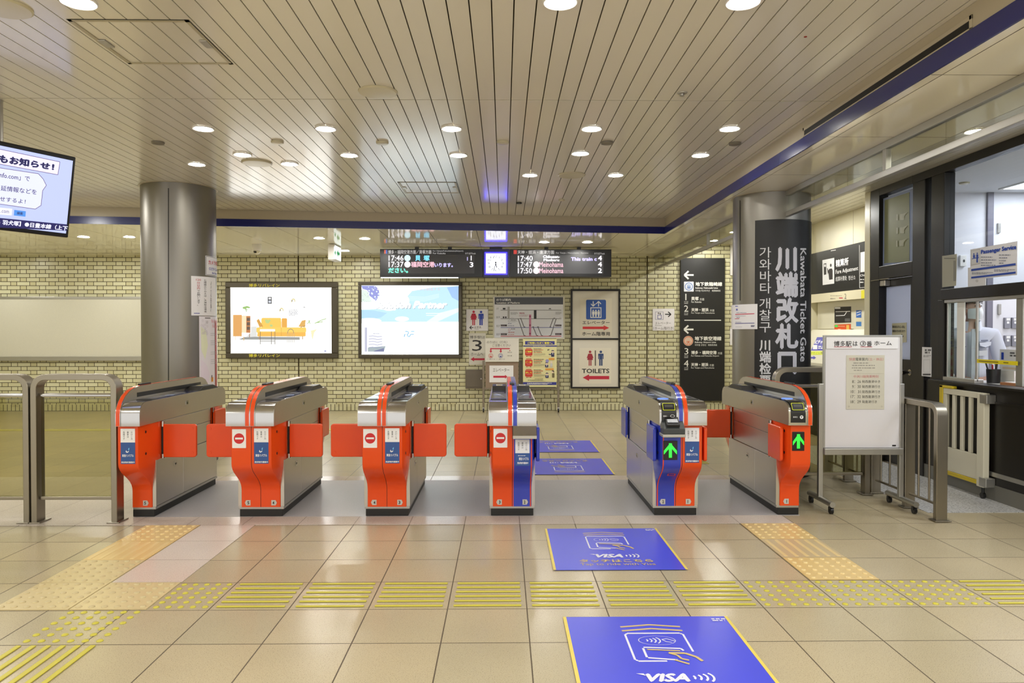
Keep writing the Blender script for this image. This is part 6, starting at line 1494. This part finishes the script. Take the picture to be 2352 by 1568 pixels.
# ================================================================== the officer behind the window
def skin(name, verts, edges, parent, m, sub=2, root=0):
    off = wloc(parent)
    me = bpy.data.meshes.new(name); me.from_pydata([Vector(v[:3]) - off for v in verts], edges, []); me.materials.append(m)
    o = bpy.data.objects.new(name, me); COL.objects.link(o); o.parent = parent
    bm = bmesh.new(); bm.from_mesh(me); ly = bm.verts.layers.skin.verify(); bm.verts.ensure_lookup_table()
    for i, v in enumerate(bm.verts):
        r = verts[i][3]; r2 = verts[i][4] if len(verts[i]) > 4 else r
        v[ly].radius = (r, r2); v[ly].use_root = (i == root)
    bm.to_mesh(me); bm.free()
    s = o.modifiers.new('skin', 'SKIN'); s.use_smooth_shade = True; s.branch_smoothing = .5
    u = o.modifiers.new('sub', 'SUBSURF'); u.levels = sub; u.render_levels = sub
    return o
PX, PY = 4.585, 7.08
KZ = .972
fb = Vector((-.45, -.89, 0)).normalized(); rt = Vector((.89, -.45, 0)).normalized()   # body front, viewer's right
fh = (fb * .8 + rt * .6).normalized(); rh = Vector((-fh.y, fh.x, 0)); rh = rh if rh.dot(rt) > 0 else -rh
def W(r, f, z_): p = Vector((PX, PY, z_ * KZ)) + rt * r + fb * f; return (p.x, p.y, p.z)
HB = Vector((PX, PY, 0)) + fb * .03
def Hd(r, f, z_): p = HB + rh * r + fh * f; return (p.x, p.y, z_ * KZ)
T = thing('person', (PX, PY, 0), 'person in a pale grey uniform jacket and white mask standing behind the ticket window', 'person')
M_SKIN = mat('skin', (196, 156, 136), .5); M_JK = mat('pale grey jacket cloth', (204, 208, 222), .8, noise=.05, nscale=9); M_TR = mat('dark trousers', (50, 54, 70), .8)
V = []; Ed = []
def add(p, r, r2=None, to=None):
    V.append((*p, r, r2 if r2 is not None else r)); i = len(V) - 1
    if to is not None: Ed.append((to, i))
    return i
pel = add(W(0, 0, .95), .13, .10)
w1 = add(W(0, .0, 1.12), .13, .095, pel); ch = add(W(0, .0, 1.32), .15, .11, w1); nk0 = add(W(0, .0, 1.45), .055, .055, ch); nk = add(W(0, .02, 1.53), .052, .055, nk0)
jaw = add(Hd(0, .02, 1.585), .062, .07, nk); mid = add(Hd(0, .015, 1.655), .074, .088, jaw); crown = add(Hd(0, .0, 1.735), .068, .08, mid); add(Hd(0, 0, 1.765), .04, .045, crown)
nose = add(Hd(0, .115, 1.645), .013, .012, mid)
for s in (-1, 1): add(Hd(s * .082, .0, 1.655), .012, .02, mid)
def limb(s):
    sh = add(W(s * .16, 0, 1.375), .048, .048, nk0)
    el = add(W(s * .245, -.02 if s > 0 else .05, 1.17), .044, .044, sh)
    wr = add(W(s * .265, .05 if s > 0 else .2, .94), .028, .030, el)
    pm_ = add(W(s * .268, .075 if s > 0 else .26, .865), .032, .018, wr)
    for k, (l, sp) in enumerate(((.07, -.026), (.08, -.009), (.076, .009), (.06, .026))):
        a = add(W(s * .268 + s * .008, (.08 if s > 0 else .28) + sp, .825 + (.0 if k in (1, 2) else .006)), .009, .009, pm_)
        b_ = add(W(s * .262, (.095 if s > 0 else .30) + sp, .825 - l * .55), .008, .008, a); add(W(s * .250, (.112 if s > 0 else .315) + sp, .825 - l), .0065, .0065, b_)
    a = add(W(s * .25, (.105 if s > 0 else .30), .895), .011, .011, pm_); add(W(s * .232, (.13 if s > 0 else .325), .86), .009, .009, a)
limb(-1); limb(1)
for s in (-1, 1):
    hip = add(W(s * .09, 0, .88), .10, .10, pel); kn = add(W(s * .10, .02, .50), .06, .06, hip); an = add(W(s * .10, -.01, .10), .042, .042, kn); add(W(s * .105, .06, .045), .042, .035, an); add(W(s * .11, .15, .035), .036, .028, len(V) - 1)
skin('body', V, Ed, T, M_SKIN)
V = []; Ed = []
a = add(W(0, 0, .93), .165, .135); b1 = add(W(0, .01, 1.10), .165, .135, a); c1 = add(W(0, .012, 1.30), .185, .145, b1); e1 = add(W(0, 0, 1.44), .115, .095, c1); add(W(0, .005, 1.505), .082, .085, e1)
for s in (-1, 1):
    sh = add(W(s * .185, 0, 1.415), .085, .085, e1); el = add(W(s * .25, -.02 if s > 0 else .05, 1.17), .070, .070, sh); add(W(s * .268, .03 if s > 0 else .14, 1.02), .062, .062, el); add(W(s * .268, .045 if s > 0 else .19, .95), .050, .050, len(V) - 1)
jk = skin('jacket', V, Ed, T, M_JK)
V = []; Ed = []
a = add(W(0, 0, .93), .14, .115)
for s in (-1, 1): hp = add(W(s * .095, 0, .86), .115, .115, a); k_ = add(W(s * .105, .02, .50), .08, .08, hp); add(W(s * .105, -.005, .10), .065, .07, k_)
skin('trousers', V, Ed, T, M_TR)
for s in (-1, 1):
    def shoe(q):
        c = Vector(W(s * .108, .07, .045)); ring = []
        pr = [(-.12, .035, .05), (-.08, .045, .09), (.0, .047, .085), (.08, .047, .06), (.14, .035, .04)]
        vs = []; n = 10
        for f, w_, h_ in pr:
            for k in range(n):
                t_ = 2 * PI * k / n; p = c + fb * f + rt * (w_ * math.cos(t_)); vs.append((p.x, p.y, .003 + h_ * .5 + h_ * .5 * math.sin(t_)))
        fs = [(j * n + k, j * n + (k + 1) % n, (j + 1) * n + (k + 1) % n, (j + 1) * n + k) for j in range(4) for k in range(n)] + [tuple(range(n - 1, -1, -1)), tuple(range(4 * n, 5 * n))]
        q.add(vs, fs, M_BLACK)
    part('shoe', T, shoe, smooth=60)
# head details
def shell(q, z0, z1, r, rf, t0, t1, m, n=16, rows=6, top=False, dz=0):
    vs = []
    for j in range(rows + 1):
        v = j / rows; z_ = z0 + (z1 - z0) * v; k = math.sqrt(max(0, 1 - (v * 1.0) ** 2.6)) if top else 1
        for i in range(n + 1):
            t_ = math.radians(t0 + (t1 - t0) * i / n); p = HB + rh * (r * k * math.sin(t_)) + fh * (rf * k * math.cos(t_)); vs.append((p.x, p.y, (z_ + dz * math.cos(t_)) * KZ))
    q.add(vs, [(j * (n + 1) + i, j * (n + 1) + i + 1, (j + 1) * (n + 1) + i + 1, (j + 1) * (n + 1) + i) for j in range(rows) for i in range(n)], m)
part('hair', T, lambda q: shell(q, 1.625, 1.782, .088, .100, 75, 285, mat('grey black hair', (62, 58, 58), .7), 20, 6, True), smooth=60)
part('hair_top', T, lambda q: shell(q, 1.725, 1.787, .090, .103, 0, 360, mat('grey black hair', (62, 58, 58), .7), 28, 5, True), smooth=60)
def mask_(q):
    vs = []; n, rows = 14, 6
    for j in range(rows + 1):
        v = j / rows; z_ = 1.668 - .112 * v; bulge = math.sin(PI * (.15 + .75 * v))
        for i in range(n + 1):
            t_ = math.radians(-72 + 144 * i / n); fr_ = math.cos(t_)
            p = HB + fh * .012 + rh * ((.072 + .008 * bulge) * math.sin(t_)) + fh * ((.083 + .030 * bulge * fr_ ** 2) * fr_); vs.append((p.x, p.y, z_ + .012 * (1 - fr_) * (1 if v > .5 else -1) - .003 * math.sin(12 * v)))
    vs = [(a, b_, c * KZ) for a, b_, c in vs]
    q.add(vs, [(j * (n + 1) + i, j * (n + 1) + i + 1, (j + 1) * (n + 1) + i + 1, (j + 1) * (n + 1) + i) for j in range(rows) for i in range(n)], mat('white mask cloth', (232, 236, 242), .8))
part('face_mask', T, mask_, smooth=60)
for s in (-1, 1):
    c = Vector(Hd(s * .031, .086, 1.69)); part('eye', T, lambda q: q.lathe(c.x, c.y, [(.002, c.z - .005), (.009, c.z - .002), (.009, c.z + .002), (.002, c.z + .004)], mat('dark eye', (34, 26, 24), .2), 12), smooth=60)
    e = [Hd(s * .015, .098, 1.712), Hd(s * .032, .096, 1.716), Hd(s * .05, .082, 1.71)]; part('eyebrow', T, lambda q: q.tube(e, .003, mat('grey black hair', (62, 58, 58), .7), 6))
    part('mask_loop', T, lambda q: q.tube([Hd(s * .07, .045, 1.655), Hd(s * .084, .01, 1.672), Hd(s * .088, -.012, 1.66)], .002, M_WHITE, 5))
# jacket details: front placket, pockets, badge, collar
def onbody(r, z_, lift=.0):                                   # point on the chest surface
    rr = max(-.95, min(.95, r / .215)); return Vector(W(r, .012 + .166 * math.sqrt(1 - rr * rr) + lift, z_))
def patch(name, pts, m, parent=jk, th=.006):
    q = MB(); f = [onbody(r, z_, .004 + th) for r, z_ in pts]; bk = [onbody(r, z_, -.02) for r, z_ in pts]; n = len(pts)
    q.add(f + bk, [tuple(range(n)), tuple(range(2 * n - 1, n - 1, -1))] + [(i, n + i, n + (i + 1) % n, (i + 1) % n) for i in range(n)], m); return q.build(name, parent)
M_JD = mat('jacket seam', (120, 126, 146), .8); M_JL = mat('jacket flap', (212, 216, 230), .8)
patch('placket', [(-.012, 1.46), (.014, 1.46), (.014, .95), (-.012, .95)], M_JL)
patch('pocket_flap', [(.055, 1.325), (.155, 1.335), (.15, 1.30), (.105, 1.28), (.06, 1.295)], M_JL)
patch('pocket_seam', [(.055, 1.275), (.15, 1.29), (.15, 1.284), (.055, 1.268)], M_JD, th=.004)
patch('pocket_seam', [(-.15, 1.275), (-.055, 1.29), (-.055, 1.284), (-.15, 1.268)], M_JD, th=.004)
patch('name_badge', [(.045, 1.245), (.12, 1.25), (.12, 1.20), (.045, 1.195)], mat('name badge', (206, 208, 214), .3), th=.008)
patch('chest_print', [(.07, 1.352), (.125, 1.355), (.125, 1.343), (.07, 1.340)], M_JD, th=.003)
def collar(q):
    vs = []; n = 28
    for j, (z_, r) in enumerate(((1.455, .108), (1.50, .092), (1.548, .086), (1.552, .080), (1.50, .084))):
        for i in range(n + 1):
            t_ = math.radians(20 + 320 * i / n); k = .02 * (abs(t_ - PI) / PI); vs.append(W(r * math.sin(t_), .012 + r * math.cos(t_) * 1.02, z_ - k))
    q.add(vs, [(j * (n + 1) + i, j * (n + 1) + i + 1, (j + 1) * (n + 1) + i + 1, (j + 1) * (n + 1) + i) for j in range(4) for i in range(n)], M_JL)
part('collar', jk, collar, smooth=50)
